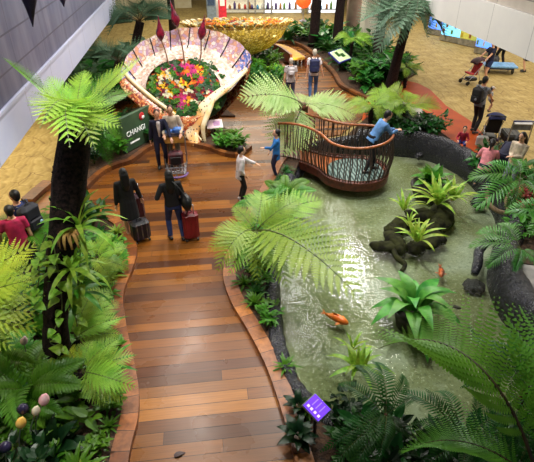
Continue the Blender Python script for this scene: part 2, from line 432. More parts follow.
mb = MB(); mb.slab(deck, -.03, 0);  struct(mb.build('floor_deck', DECK), 'glossy red-brown timber boardwalk winding through the garden', 'floor')
# orange walkway to the right of the garden
mb = MB(); mb.slab(xy([(362, 104), (392, 95), (400, 80), (408, 80.5), (418, 83), (430, 89), (446, 105), (470, 120), (487, 138), (497, 165), (478, 158), (455, 146), (434, 135), (418, 122), (400, 118), (380, 120), (362, 120)]), -.03, -.012)
struct(mb.build('floor_walkway', ORANGE), 'smooth orange walkway between carpet and pond', 'floor')
def curb(name, line, side, w=.24, h=.1, m=CURB, z=0):
    b = MB(); b.sweep(line, [(0, z-.02), (0, h), (side*w, h), (side*w, z-.02)]); return struct(b.build(name, m))
curb('trim_1', lc, -1); curb('trim_2', rc, 1)
curb('trim_3', sc_, -1, .16, .12, CURBD); curb('trim_4', ec, 1, .16, .16, CURBD)
ISL = spl([tuple(P(u, v)) for u, v in ((236, 78), (241, 88), (252, 96.5), (266, 98.5), (279, 92), (284, 80), (281, 67), (270, 58), (252, 58), (240, 66))], 8, True)
b = MB(); b.sweep(ISL, [(0, 0), (0, .14), (.14, .14), (.14, 0)], True); struct(b.build('trim_5', CURBD))
b = MB(); b.sweep([tuple(P(22, 203)), tuple(P(33, 193)), tuple(P(44, 184))], [(0, 0), (0, .12), (.3, .12), (.3, 0)]); struct(b.build('trim_9', CURBD))
def bed(name, poly, z=.06, m=SOIL, label=None):
    b = MB(); b.slab(poly, -.02, z); o = struct(b.build(name, m)); return o
bed('soil_bed_left', [(p.x-.12, p.y) for p in lc]+[(-4.35, 10), (-4.5, 8), (-4.4, 5), (-4.2, 2.6)])
bed('soil_bed_right', [(p.x+.12, p.y) for p in rc]+[(2.4, 12.9)]+[(p[0]-.1, p[1]) for p in POND[8::-1]]+[(1.4, 4.2), (1.5, 2.6)])
bed('soil_bed_sculpture', [(p.x, p.y+.05) for p in sc_]+xy([(236, 139), (222, 127), (216, 117)])+[(1.0, 16.6), (.6, 17.6), (-1, 18.3), (-2.6, 17.8), (-3.6, 15.5), (-4.3, 13.2)])
bed('soil_bed_island', [(p.x, p.y) for p in ISL], .08)
bed('soil_bed_back', [(p.x, p.y) for p in ec]+[(4.6, 29.5), (7.4, 29.5), (9.3, 25), (9.2, 21)]+xy([(402, 82), (396, 96), (382, 103)]), .08)
bed('soil_bed_pond_edge', xy([(366, 119), (384, 116), (400, 113), (418, 113), (432, 128), (450, 140)])+[(7.2, 13.2), (6.6, 13.55), (5.4, 14.05), (4.2, 14.2)], .05)
bed('soil_bed_far', [(7.0, 12.8), (7.25, 12.2), (7.25, 10.9), (7.05, 9.8), (6.65, 8.9), (6.1, 8.2), (5.7, 7.5), (6.6, 7.2), (8.3, 8.6), (8.6, 11), (7.9, 12.4)], .05)
bed('stone_paving', [(5.5, 6.9), (5.4, 6.3), (5.5, 5.6), (5.4, 4.8), (9, 4), (9, 8.4), (8.2, 8.6), (6.6, 7.2), (5.7, 7.5)], .03, mat('paving', (158, 152, 146), .6, (128, 124, 122), 5, .2))
bed('soil_bed_front', [(1.4, 4.6), (1.35, 2.0), (7.5, 2.0), (7, 4), (5.4, 4.7), (4.7, 4.0), (3.4, 3.55), (2.2, 3.65)], .05)
# grey kerb stones beside the orange walkway
b = MB(); b.sweep(spl([tuple(P(u, v)) for u, v in ((400, 105), (412, 108), (422, 114), (429, 122), (434, 131))], 6), [(0, 0), (0, .14), (.3, .14), (.3, 0)])
struct(b.build('trim_6', mat('kerb_stone', (172, 164, 160), .6, (140, 134, 132), 8)))
# pond
b = MB(); b.slab([(p.x, p.y) for p in pond], ZB, ZB); struct(b.build('pond_bed', PBED))
b = MB(); b.slab([(p.x, p.y) for p in pond], ZW, ZW)
struct(b.build('pond_water', WATER, smooth=True), 'clear rippled pond water over pale green gravel', 'water')
def wallprof(i, p):
    right = max(0, min(1, (p.x-4.6)/.8)) if p.y < 9.6 else max(0, min(1, (p.x-6.4)/.8))*.5
    w = .33+.22*right; h = .14+.2*right+(.08 if p.y > 9.6 and p.x > 5 else 0)
    if p.y > 12.6: h = .34 if p.x > 4.6 else .12; w = .36
    if 11.6 < p.y < 13.4 and p.x < 3.4: h = -.04; w = .5
    if p.y > 10 and p.y <= 11.6 and p.x < 3: h = .22; w = .4
    w *= 1+.25*noise.noise(p*1.3); out = []
    for k in range(13):
        a = pi*k/12; c = cos(a); s = sin(a)
        x = -w/2+w/2*math.copysign(abs(c)**.7, c); zz = -.5+(h+.5)*abs(s)**.55 if k not in (0, 12) else -.5
        n = noise.noise(V((p.x*5+c, p.y*5, zz*5)))*.05+noise.noise(V((p.x*14, p.y*14+c*2, zz*12)))*.03
        out.append((x+n*(.6 if k in range(1, 12) else 0), zz+n))
    return out
b = MB(); b.sweep(spl([(x, y, 0) for x, y in POND], 22, True), wallprof, True)
struct(b.build('pond_wall', ROCK, smooth=True), 'rough black rock rim curving around the pond', 'pond wall')
# bulkheads above the side walkways
WL = m_panel('grey_stone_panels', (68, 74, 106), (110, 112, 134), .4, 1.9, .53, (56, 58, 84), 1, 1)
WR = m_panel('beige_stone_panels', (176, 168, 158), (196, 188, 178), .4, 1.9, .6, (120, 116, 112), 1, 0)
BANDL = m_panel('white_band', (186, 192, 222), (196, 200, 224), .4, 1.9, 0, (150, 150, 165))
b = MB(); b.box((-3.5, 10, 5.97), (.5, 24, 5.3)); struct(b.build('wall_left', WL))
b = MB(); b.box((-3.49, 10, 2.93), (.5, 24.02, .64)); b.box((-3.24, 10, 3.28), (.06, 24.02, .05)); struct(b.build('trim_7', BANDL))
b = MB(); b.box((-9.7, 10, 2.75), (12, 24, .3)); struct(b.build('ceiling_left', WHITE))
XR = P(534, 63, 3.0).x
b = MB(); b.box((XR+.3, 28, 6.3), (.5, 58, 4.7)); struct(b.build('wall_right', WR))
b = MB(); b.box((XR+.25, 28, 3.47), (.5, 58.02, .94)); struct(b.build('trim_8', m_panel('white_band_right', (214, 212, 210), (222, 220, 216), .45, 1.9, 0, (168, 166, 166))))
b = MB(); b.box((XR+9.5, 28, 3.2), (18, 58, .3)); struct(b.build('ceiling_right', WHITE))
b = MB(); b.box((1.5, 26, 9.1), (34, 62, .3)); struct(b.build('ceiling', mat('ceiling_paint', (84, 88, 98), .8)))
area((-7, 13, 2.55), 4, 420, (1, .88, .62), sy=16)
area((XR+6, 20, 2.98), 8, 800, (1, .95, .84), sy=26)
# back of the hall: shop wall with pilasters and windows
WB = mat('shop_wall', (206, 198, 170), .6, (190, 178, 140), 2)
b = MB(); b.box((-9, 40.2, 3.2), (17, .4, 6.6)); b.box((6, 44, 3.2), (16, .4, 6.6)); b.box((18, 46, 3.2), (20, .4, 6.6)); struct(b.build('wall_back', WB))
LIT = mat('lit_shop_window', (240, 240, 236), .4, emit=(235, 240, 245), es=1.6)
LITB = mat('lit_blue_panel', (90, 130, 220), .4, emit=(90, 140, 240), es=1.5)
# ------------------------------------------------------------------ plant meshes
def frame_at(pts, i):
    t = (pts[min(i+1, len(pts)-1)]-pts[max(i-1, 0)]).normalized(); y = V((0, 1, 0)); return t, y, t.cross(y)*-1
def fern_frond(name, m, pairs=22, arch=.2, wmax=.27, npin=10, droop=.2, stem=STEMB, base=.13, side=.0, seed=0, wp=.105):
    rnd = random.Random(seed); b = MB(); n = 60
    pts = [V((t, side*math.sin(pi*t)*.0+side*t*t, arch*4*(t**.9)*(1-t**.9))) for t in (i/n for i in range(n+1))]
    b.tube(pts[::3], [.0085*(1-.85*i/20) for i in range(21)], 5, 1)
    for k in range(pairs):
        tt = k/(pairs-1); t = base+(.985-base)*tt; i = min(n-1, int(t*n)); o = lerp(pts[i], pts[i+1], t*n-i)
        tg, y, z = frame_at(pts, i)
        L = wmax*min(1, .55+1.7*tt)*(1-tt**2.3)*rnd.uniform(.93, 1.05)+.012
        ang = R(66-26*tt+rnd.uniform(-3, 3))
        for sg in (-1, 1):
            d = tg*cos(ang)+y*(sg*sin(ang)); q = z.cross(d)*sg  # along, toward-tip side
            hw = L*wp+.005
            for j in range(npin):
                s = (j+.5)/npin; env = min(1, .7+2*s)*(1-s**2.2)+.05
                c = o+d*(L*s)+tg*(L*.12*s*s)-z*(droop*L*s*s)
                for w in (-1, 1):
                    ax = (y*0+q*w*.93+d*.42).normalized(); l = hw*env*1.12; bw = L/npin*.44
                    tip = c+ax*l-z*(l*.12); md = c+ax*(l*.55)
                    b.add([c-d*bw, md-d*(bw*.75), tip, md+d*(bw*.85), c+d*bw], [(0, 1, 2, 3, 4)], 0)
    return b.mesh(name, [m, stem])
def blade(b, o, x, up, L, W, arch=.15, shape='lance', ns=7, fold=.25, mi=0, twist=0):
    x = V(x).normalized(); up = V(up); z = up-x*up.dot(x)
    z = z.normalized() if z.length > 1e-4 else V((1, 0, 0)); y = z.cross(x); o = V(o); vs = []; fs = []
    for i in range(ns+1):
        t = i/ns
        w = {'lance': math.sin(pi*min(1, t*.93+.07)**.8)**.9, 'strap': min(1, .45+2.2*t)*(1-t**5)+.0, 'ovate': math.sin(pi*(t*.97+.03)**.62)**.8,
             'heart': (math.sin(pi*(t*.9+.1)**.5)**.7 if t > 0 else .3), 'needle': (1-t)**.6*min(1, .4+3*t)}[shape]*W/2
        c = o+x*(L*t)+z*(arch*L*4*(t*.75)*(1-t)*.9-arch*L*.9*t*t)
        vs += [c+y*w+z*(w*fold), c, c-y*w+z*(w*fold)]
    for i in range(ns):
        a = i*3; fs += [(a, a+1, a+4, a+3), (a+1, a+2, a+5, a+4)]
    b.add(vs, fs, mi)
def sword_frond(name, m, pairs=26, arch=.22, wl=.17, ww=.05, droop=.3, ang0=78, ang1=35, stem=STEM, base=.08, shape='lance', env='sword', seed=0):
    rnd = random.Random(seed); b = MB(); n = 40
    pts = [V((t, 0, arch*4*(t**.9)*(1-t**.9))) for t in (i/n for i in range(n+1))]
    b.tube(pts[::4], [.007*(1-.8*i/10) for i in range(11)], 5, 1)
    for k in range(pairs):
        tt = k/(pairs-1); t = base+(.985-base)*tt; i = min(n-1, int(t*n)); o = lerp(pts[i], pts[i+1], t*n-i)
        tg, y, z = frame_at(pts, i); a = R(ang0+(ang1-ang0)*tt+rnd.uniform(-4, 4))
        e = min(1, .6+1.6*tt)*(1-tt**3)+.12 if env == 'sword' else (math.sin(pi*(.12+.8*tt))**.7)
        for sg in (-1, 1):
            d = tg*cos(a)+y*(sg*sin(a))
            blade(b, o, d-z*droop*.5, z, wl*e, ww, -droop*.4, shape, 4, .2)
    return b.mesh(name, [m, stem])
def one_leaf(name, m, L=1, W=.3, arch=.2, shape='lance', stem=0, ns=8, fold=.3):
    b = MB()
    if stem: b.tube([(0, 0, 0), (stem*.5, 0, stem*.08), (stem, 0, .0)], .012, 5, 1)
    blade(b, (stem, 0, 0), (1, 0, 0), (0, 0, 1), L-stem, W, arch, shape, ns, fold)
    return b.mesh(name, [m, STEM], True)
def rosette_mesh(name, m, n, L, W, arch, shape, e0=75, e1=10, seed=0, rise=0):
    r = random.Random(seed); b = MB()
    for i in range(n):
        t = i/n; a = i*2.39996+r.uniform(-.3, .3); el = R(lerp(e1, e0, t)+r.uniform(-8, 8)); l = L*r.uniform(.75, 1.1)*(1-.25*t)
        o = V((cos(a)*.02*L, sin(a)*.02*L, rise*t)); d = V((cos(a)*cos(el), sin(a)*cos(el), sin(el)))
        blade(b, o, d, (0, 0, 1) if el < 1.2 else (-cos(a), -sin(a), .3), l, W*r.uniform(.85, 1.1), arch, shape, 6, .3)
    return b.mesh(name, [m])
def bush_mesh(name, m, n, R0, H, L, W, shape='ovate', seed=0, stems=6):
    r = random.Random(seed); b = MB()
    sp = []
    for i in range(stems):
        a = 2*pi*i/stems+r.uniform(-.4, .4); k = r.uniform(.3, 1); tip = V((cos(a)*R0*k, sin(a)*R0*k, H*r.uniform(.6, 1)))
        p = spl([(0, 0, 0), (tip.x*.4, tip.y*.4, tip.z*.6), tip], 4); b.tube(p, [.012, .011, .01, .009, .008, .007, .006, .005, .004], 4, 1); sp.append(p)
    for i in range(n):
        p = r.choice(sp); k = r.uniform(.3, .999)*(len(p)-1); j = int(k); o = lerp(p[j], p[min(j+1, len(p)-1)], k-j)
        a = r.uniform(0, 2*pi); el = r.uniform(-.3, .7); d = V((cos(a)*cos(el), sin(a)*cos(el), sin(el)))
        o = o+d*(R0*r.uniform(.02, .3))
        blade(b, o, d, (0, 0, 1), L*r.uniform(.6, 1.15), W*r.uniform(.8, 1.15), r.uniform(-.1, .2), shape, 4, .25)
    return b.mesh(name, [m, STEM])

FR = {}
def frset(key, m, **k):
    FR[key] = [fern_frond('frond', m, arch=a, seed=i, **k) for i, a in enumerate((.05, .14, .24, .36))]
frset('lime', L_LIME, stem=STEM, wmax=.33, pairs=16, npin=13, droop=.08, wp=.115); frset('pale', L_PALE, stem=STEM, wmax=.38, pairs=16, npin=13, droop=.06, wp=.12); frset('yel', L_YEL, wmax=.34, pairs=17, npin=12, droop=.1, wp=.12); frset('grey', L_GREY, wmax=.34, pairs=18, npin=12, droop=.45, wp=.13); frset('mid', L_MID, wmax=.25)
frset('big', leafmat('leaf_fresh', (112, 186, 52), (74, 146, 38)), pairs=26, npin=18, wmax=.36, droop=.35, wp=.07)
FR['sword'] = [sword_frond('frond', L_DEEP, 25, arch=a, wl=.15, ww=.024, seed=i) for i, a in enumerate((.05, .14, .24, .36))]
FR['swordmid'] = [sword_frond('frond', L_MID, 22, arch=a, wl=.24, ww=.06, seed=i) for i, a in enumerate((.05, .14, .24, .36))]
FR['palm'] = [sword_frond('frond', leafmat('leaf_palm%d' % i, (88, 150, 60), (52, 106, 42), .35, .3, .25, 6, .4), 15, arch=a, wl=.34, ww=.036, droop=.4, ang0=70, ang1=25, env='palm', base=.2, seed=i) for i, a in enumerate((.05, .14, .24, .36))]

def add_frond(parent, key, a, b, arch=None, roll=0, wid=1.0):
    arch = 1 if arch is None else arch
    o = ORG[parent.name]
    return inst('frond', FR[key][arch], parent, chordmat(V(a)-o, V(b)-o, roll, wid, -.25 if key == 'big' else .45))
def trunk_mesh(pts, r, seed=0, mats=None, stubs=0):
    b = MB(); line = spl(pts, 8); n = len(line); N = 16
    rs = []
    b2 = []
    for i in range(n):
        t = i/(n-1)*(len(r)-1); j = min(int(t), len(r)-2); rs.append(lerp(r[j], r[j+1], t-j))
    b.tube(line, rs, N)
    b.v = [tuple(V(p)+V((noise.noise(V(p)*11+V((seed, 0, 0))), noise.noise(V(p)*11+V((0, seed+5, 0))), 0))*.05) for p in b.v]
    rnd = random.Random(seed)
    for i in range(stubs):      # short stubs of old fronds
        k = rnd.uniform(0, n-1.01); j = int(k); c = lerp(line[j], line[j+1], k-j); a = rnd.uniform(0, 2*pi); d = V((cos(a), sin(a), .9)).normalized()
        rr = rs[j]; q = c+V((cos(a), sin(a), 0))*rr*.8
        b.tube([q, q+d*.035, q+d*.06+V((0, 0, .02))], [.026, .02, .01], 5)
    return b
def tree_fern(label, base, crown, r, fronds, key, group=None, mid=None, nrand=0, L=1.0, name='tree_fern', keys=None, stubs=60, bark=None, seed=1, elev=(-.35, .25)):
    base = V(base); crown = V(crown); t = thing(name, label, 'fern', base, 0, group)
    line = [V((0, 0, 0))]+([V(mid)-base] if mid else [])+[crown-base]
    trunk_mesh(line, r, seed, stubs=stubs).build('trunk', bark or BARK, t, smooth=True)
    rnd = random.Random(seed)
    for f in fronds: add_frond(t, f[2] if len(f) > 2 and isinstance(f[2], str) else key, crown, f[0], f[1] if len(f) > 1 else 1, rnd.uniform(-.15, .15), f[3] if len(f) > 3 else 1)
    for i in range(nrand):
        a = 2*pi*i/nrand+rnd.uniform(-.3, .3); l = L*rnd.uniform(.75, 1.05); e = rnd.uniform(*elev)
        add_frond(t, key, crown, crown+V((cos(a)*cos(e)*l, sin(a)*cos(e)*l, sin(e)*l)), rnd.choice((1, 2, 3)), rnd.uniform(-.2, .2))
    return t
# --- tall tree fern in the left bed
c = PY(77, 122, 6.3)
TF1 = tree_fern('tall tree fern with thick black trunk in the left bed', (-2.42, 5.35, 0), c, [.24, .19, .17, .18, .22, .2],
    [(PY(142, 56, 7.3), 0, 'lime', .4), (PY(2, 57, 6.9), 0, 'mid', .3), (PY(27, 106, 5.7), 1), (PY(40, 128, 5.2), 2), (PY(70, 148, 5.0), 2), (PY(96, 150, 5.2), 2), (PY(122, 128, 5.7), 1), (PY(134, 92, 6.8), 1, 'mid'),
     (PY(48, 76, 7.0), 0, 'lime', .7), (PY(122, 66, 7.4), 0, 'mid', .6), (PY(36, 88, 6.2), 1), (PY(112, 168, 6.1), 3, 'mid'), (PY(128, 146, 6.2), 3, 'mid'), (PY(84, 70, 7.5), 0, 'lime', .6), (PY(112, 104, 6.0), 2)], 'lime', mid=(-2.2, 5.6, 1.5), stubs=60)
# --- tree fern beside the platform, seen from above
tree_fern('pale tree fern whose crown rises beside the viewing platform', (2.95, 14.15, 0), PY(303, 105, 13.8), [.12, .1, .1, .13],
    [(PY(237, 99, 13.3), 1, 'pale', 1.3), (PY(357, 117, 13.5), 1, 'pale', 1.3), (PY(282, 156, 12.7), 0, 'pale', 1.5), (PY(258, 117, 13.0), 1), (PY(262, 100, 14.3), 0, 'pale', 1.2), (PY(342, 104, 14.3), 0, 'pale', 1.2), (PY(330, 124, 13.2), 2), (PY(308, 96, 14.9), 0)], 'pale', bark=BROWN, seed=3)
# --- lime fern of the right bed
c = V((.78, 7.95, .86))
tree_fern('lime tree fern spreading from the right bed over deck and pond', (.8, 8.0, 0), c, [.1, .08, .09],
    [(P(362, 300, 1.0), 1, 'lime', 1.0), (P(324, 200, 1.1), 1), (P(206, 252, .75), 2), (P(228, 276, .55), 2), (P(288, 292, .45), 2), (P(213, 232, 1.0), 1), (P(262, 192, 1.1), 1), (P(320, 236, .8), 1), (P(216, 275, .5), 3), (P(256, 285, .4), 3), (P(302, 198, 1.3), 1), (P(232, 205, 1.2), 1)], 'lime', seed=4, stubs=20)
# --- tall tree fern over the far carpet
tree_fern('tall slanting tree fern by the orange walkway, grey-green crown', (7.0, 18.3, .05), PY(413, 2, 18), [.2, .17, .16, .18],
    [(PY(356, 24, 17.6), 1), (PY(376, 56, 17.0), 2), (PY(360, 0, 18), 1), (PY(398, 48, 16.8), 3), (PY(446, 40, 17), 2), (PY(470, 30, 17.6), 2), (PY(492, 12, 18.2), 1), (PY(428, 40, 16.8), 2), (PY(452, -15, 19.4), 1), (PY(385, -18, 19.4), 1), (PY(372, 36, 17.2), 2), (PY(455, 18, 17.6), 2), (PY(412, 30, 16.6), 3), (PY(470, 2, 18.5), 1)], 'grey', seed=5, stubs=60)
# --- small ferns of the left bed
tree_fern('small lime tree fern with short black trunk beside the left curb', (-1.98, 4.95, .04), PY(82, 372, 4.97), [.075, .06, .06, .07],
    [(PY(136, 355, 5.0), 1), (PY(138, 388, 4.65), 2), (PY(108, 408, 4.55), 2), (PY(56, 380, 5.0), 1, 'yel'), (PY(120, 338, 5.5), 1), (PY(92, 340, 5.6), 1), (PY(68, 348, 5.5), 1, 'yel'), (PY(124, 372, 4.8), 1), (PY(128, 402, 4.6), 2)], 'lime', seed=6, stubs=25)
tree_fern('low lime fern leaning out behind the small black-trunked fern', (-2.3, 5.9, .04), (-2.25, 5.9, .45), [.06, .05],
    [(P(119, 300, .55), 1), (P(122, 318, .5), 1), (P(110, 288, .7), 1), (P(56, 338, .5), 1), (P(122, 334, .35), 1), (P(98, 286, .8), 1)], 'lime', seed=7, stubs=8)
tree_fern('yellow-green fern at the left edge in front of the carpet', (-3.75, 5.3, .04), V((-3.6, 5.35, 1.5)), [.09, .08],
    [(PY(40, 244, 6.1), 1), (PY(47, 266, 5.8), 1), (PY(46, 296, 5.5), 2), (PY(42, 330, 5.1), 2), (PY(16, 350, 4.8), 2), (PY(8, 246, 6.3), 1), (PY(30, 280, 5.2), 1), (PY(30, 258, 6.0), 2), (PY(40, 314, 5.2), 2), (PY(24, 330, 4.9), 3)], 'yel', seed=8, stubs=10)
tree_fern('ragged green fern behind the left trunk by the carpet', (-3.6, 8.6, .04), (-3.55, 8.6, .7), [.07, .06],
    [], 'mid', seed=9, nrand=11, L=1.0, stubs=8)
# --- broad sword ferns at lower left
def sword(label, c, tips, key='sword', n=0, L=.8, seed=0, group=None, h=.25, name='sword_fern'):
    c = V(c); t = thing(name, label, 'fern', (c.x, c.y, .03), 0, group); rnd = random.Random(seed)
    b = MB(); b.lathe([(.06, 0), (.07, h*.4), (.05, h*.8), (.02, c.z-.03+.02 if c.z > .1 else h)], 8); b.build('crown', BROWN, t, True)
    for q in tips: add_frond(t, key, c, q[0], q[1], rnd.uniform(-.2, .2))
    for i in range(n):
        a = 2*pi*i/n+rnd.uniform(-.3, .3); l = L*rnd.uniform(.7, 1.1); e = rnd.uniform(-.2, .5)
        add_frond(t, key, c, c+V((cos(a)*cos(e)*l, sin(a)*cos(e)*l, sin(e)*l)), rnd.choice((1, 2, 3)), rnd.uniform(-.3, .3))
    return t
sword('broad-leaved green fern filling the lower left bed', P(30, 392, .45), [], 'swordmid', 15, .85, 2, h=.35)
sword('green fern between trunk foot and lower left fern', P(46, 368, .3), [], 'swordmid', 11, .6, 3)
sword('green fern at the left frame edge under the yellow fern', P(2, 360, .5), [], 'swordmid', 12, .8, 4, h=.4)
# --- dark ferns at the lower right
sword('dark green sword fern around the small purple screen', V((1.95, 3.75, .75)), [(P(320, 452, .6), 2), (P(326, 472, .6), 2), (P(346, 480, .6), 2), (P(352, 366, .6), 2), (P(372, 362, .6), 2), (P(402, 374, .7), 2), (P(420, 398, .8), 2), (P(338, 384, .6), 2), (P(410, 440, .7), 2), (P(375, 470, .7), 2)], 'sword', 0, .8, 5, h=.5)
sword('dark green sword fern at the bottom centre right', V((2.75, 3.35, .7)), [], 'sword', 14, .85, 6, h=.45)
sword('shaded sword fern under the great right-hand frond', V((3.3, 3.0, .6)), [], 'sword', 14, .9, 7, h=.4)
tree_fern('great arching fern in the lower right corner', (4.0, 2.7, .03), P(538, 486, 1.5), [.12, .1, .1],
    [(P(376, 350, 1.35), 3, 'big', 1.1), (P(400, 455, 1.0), 2), (P(560, 345, 1.3), 2), (P(600, 400, 1.3), 2), (P(470, 520, 1.2), 2), (P(500, 342, 1.0), 2, 'mid')], 'big', seed=11)
sword('shaded fern at the right edge before the paving', P(528, 385, .5), [], 'sword', 12, .9, 12)
sword('shaded fern under the right rock rim', P(500, 372, .4), [], 'sword', 10, .7, 13)
# --- fern clumps beside deck and platform
sword('bright fern on the pond rim near the platform end of the deck', P(286, 196, .25), [], 'swordmid', 10, .75, 14)
sword('bright green fern between the deck edge and spreading lime fern', P(262, 208, .2), [], 'swordmid', 10, .65, 15)
for i, (lab, u, v, z, k, L) in enumerate((('broad lime fern left of the leaning man, behind the rail', 372, 108, .7, 'lime', 1.15), ('broad lime fern right of the leaning man, over the kerb stones', 405, 108, .7, 'lime', 1.25), ('lime fern beside the slanting black trunk foot', 385, 100, .6, 'lime', .9), ('lime umbrella-like fern behind the green picture sign', 352, 42, 1.2, 'lime', 1.1), ('small lime fern on the carpet side of the slanting trunk', 407, 68, .8, 'lime', .8))):
    c = P(u, v, z); tree_fern(lab, (c.x, c.y, .03), c, [.07, .06], [], k, nrand=9, L=L, seed=20+i, stubs=6, elev=(-.3, .15))
# --- glossy palms at the right edge
def palm(label, c, tips, n, L, seed):
    c = V(c); t = thing('feather_palm', label, 'palm', (c.x, c.y, .03)); rnd = random.Random(seed)
    for k in range(3):
        a = k*2.1; b = MB(); b.tube([(cos(a)*.05, sin(a)*.05, 0), (cos(a)*.03, sin(a)*.03, c.z*.5), (0, 0, c.z-.03)], [.025, .02, .016], 6); b.build('stem', STEM, t, True)
    for q in tips: add_frond(t, 'palm', c, q[0], q[1], rnd.uniform(-.2, .2))
    for i in range(n):
        a = 2*pi*i/n+rnd.uniform(-.3, .3); l = L*rnd.uniform(.75, 1.1); e = rnd.uniform(-.1, .5)
        add_frond(t, 'palm', c, c+V((cos(a)*cos(e)*l, sin(a)*cos(e)*l, sin(e)*l)), rnd.choice((1, 2, 3)), rnd.uniform(-.2, .2))
palm('glossy feather palm overhanging the upper right pond rim', P(520, 180, .9), [(P(471, 178, .8), 2), (P(478, 206, .5), 1), (P(490, 163, 1.0), 1), (P(515, 160, 1.0), 1), (P(540, 200, .8), 1), (P(508, 206, .5), 2), (P(545, 170, 1), 1)], 0, .8, 1)
palm('glossy feather palm over the big rock rim at right', P(520, 248, .7), [(P(472, 246, .5), 1), (P(488, 266, .4), 2), (P(480, 232, .6), 1), (P(502, 224, .8), 1), (P(515, 270, .5), 2), (P(540, 268, .6), 1)], 0, .8, 2)
palm('glossy feather palm leaving the frame at the right edge', P(552, 222, .9), [], 9, .8, 3)

tree_fern('lime fern on the right of the tall trunk, beside the left curb', (-2.15, 7.6, .04), (-2.15, 7.6, .75), [.06, .05], [(P(130, 270, .5), 1), (P(128, 246, .8), 1), (P(118, 286, .5), 2), (P(96, 270, .7), 1), (P(112, 232, 1.0), 1), (P(88, 240, .9), 1)], 'lime', seed=61, stubs=8)
# ------------------------------------------------------------------ mosaic shell sculpture with flowers
MOS_IN = m_mosaic('mosaic_white', [(206, 190, 174), (190, 166, 148), (222, 212, 200), (186, 158, 146), (164, 142, 128), (210, 188, 176)], 13, (196, 170, 150))
MOS_OUT = m_mosaic('mosaic_lilac', [(206, 176, 184), (176, 140, 166), (216, 196, 172), (206, 150, 122), (184, 160, 188), (214, 204, 200)], 10, (170, 130, 120))
MOS_BLUE = m_mosaic('mosaic_blue', [(70, 90, 160), (130, 140, 196), (200, 150, 150), (90, 110, 180), (214, 190, 200)], 14, (120, 110, 130))
MOS_TERRA = m_mosaic('mosaic_terracotta', [(214, 140, 84), (196, 96, 56), (226, 170, 120), (140, 60, 50), (234, 196, 150), (206, 120, 70)], 15, (110, 56, 40))
CREAM = mat('cream_glaze', (232, 218, 186), .3, (224, 196, 140), 4)
def m_dots():
    t = NT('dotted_cream'); v = t.n('ShaderNodeTexVoronoi'); v.inputs['Scale'].default_value = 11; v.inputs['Randomness'].default_value = .35; t.l(t.obj(), v.inputs['Vector'])
    t.col(t.mix(t.math('LESS_THAN', v.outputs['Distance'], .26), t.ramp(t.noise(1.5, 2, t.obj()), [(.4, (236, 222, 188)), (.62, (222, 170, 104))]), (44, 34, 36))); t.b.inputs['Roughness'].default_value = .3
    return t.m
DOTS = m_dots()
SB = V((-.5, 15.5, .05))
sculpt = thing('shell_sculpture', 'giant mosaic shell sculpture cradling a bed of bright flowers', 'sculpture', SB)
outer = spl([PY(*q) for q in ((121, 78, 15.25), (124, 64, 15.6), (133, 50, 15.95), (150, 38, 16.25), (170, 31, 16.45), (190, 28, 16.5), (210, 30, 16.4), (230, 38, 16.15), (245, 49, 15.75), (251, 60, 15.4), (246, 71, 15.2))], 6)
inner = spl([PY(*q) for q in ((146, 98, 14.95), (145, 86, 15.2), (149, 74, 15.5), (158, 65, 15.75), (170, 60, 15.9), (184, 58, 15.95), (198, 60, 15.88), (210, 67, 15.7), (219, 78, 15.4), (222, 88, 15.15), (220, 97, 14.98))], 6)
def grid(b, fn, nu, nv, mi=0):
    vs = [fn(i/nu, j/nv, i, j) for i in range(nu+1) for j in range(nv+1)]
    b.add(vs, [(i*(nv+1)+j, i*(nv+1)+j+1, (i+1)*(nv+1)+j+1, (i+1)*(nv+1)+j) for i in range(nu) for j in range(nv)], mi)
NO = len(outer)-1
def band(t0, t1, off=0):
    def fn(u, w, i, j):
        t = lerp(t0, t1, w); sc = .035*abs(math.sin(i*pi/6))*max(0, 1-t*2.2)
        return lerp(outer[i], inner[i], t)+V((0, .22, -.20))*math.sin(pi*t)*.9+(outer[i]-inner[i]).normalized()*sc+V((0, off, -off*.4))
    return fn
b = MB(); grid(b, band(.42, 1.04), NO, 8); grid(b, band(.42, 1.04, .09), NO, 8); b.build('inner_wall', MOS_IN, sculpt, True, True)
for k in range(10):        # petals of the flared rim, parted by dark joints
    b = MB(); i0 = k*6; f0 = band(0, .42); f1 = band(0, .42, .09)
    def seg(f): return lambda u, w, i, j: f(0, w, i0+i, j)
    grid(b, seg(f0), 6, 4); grid(b, seg(f1), 6, 4)
    ed = [f0(0, 0, i0+i, 0) for i in range(7)]; ed2 = [f1(0, 0, i0+i, 0) for i in range(7)]
    b.add(ed+ed2, [(i, i+1, i+8, i+7) for i in range(6)])
    b.build('rim_petal', MOS_BLUE if k in (0, 8, 9) else MOS_OUT, sculpt, True, True)
for k in range(1, 10):
    i = k*6; f = band(0, .5, -.012); b = MB(); b.tube([f(0, j/6, i, j) for j in range(7)], .018, 5); b.build('rim_joint', BLACK, sculpt, True, True)
def outskin(u, w, i, j):
    a = pi*(1-u)*1.1-.05*pi; base = SB+V((cos(a)*.7, .25+sin(a)*.5, 0)); p = outer[i]+V((0, .09, -.04))
    d = p-V((SB.x, SB.y, p.z)); q = lerp(p, base, w); return q+V((d.x, d.y, 0))*.22*math.sin(pi*w)*(1-w)
b = MB(); grid(b, outskin, NO, 8); b.build('outer_shell', MOS_TERRA, sculpt, True, True)
def ribbon(name, pts, w, th, m, parent=sculpt, up=(0, -.75, .66)):
    line = spl(pts, 6); b = MB(); n = len(line); ws = []
    for i in range(n):
        t = i/(n-1)*(len(w)-1); j = min(int(t), len(w)-2); ws.append((lerp(w[j], w[j+1], t-j)/2, th/2))
    b.tube(line, ws, 10, up=up); return b.build(name, m, parent, True, True)
def lift(l): return [PY(*q) for q in l]
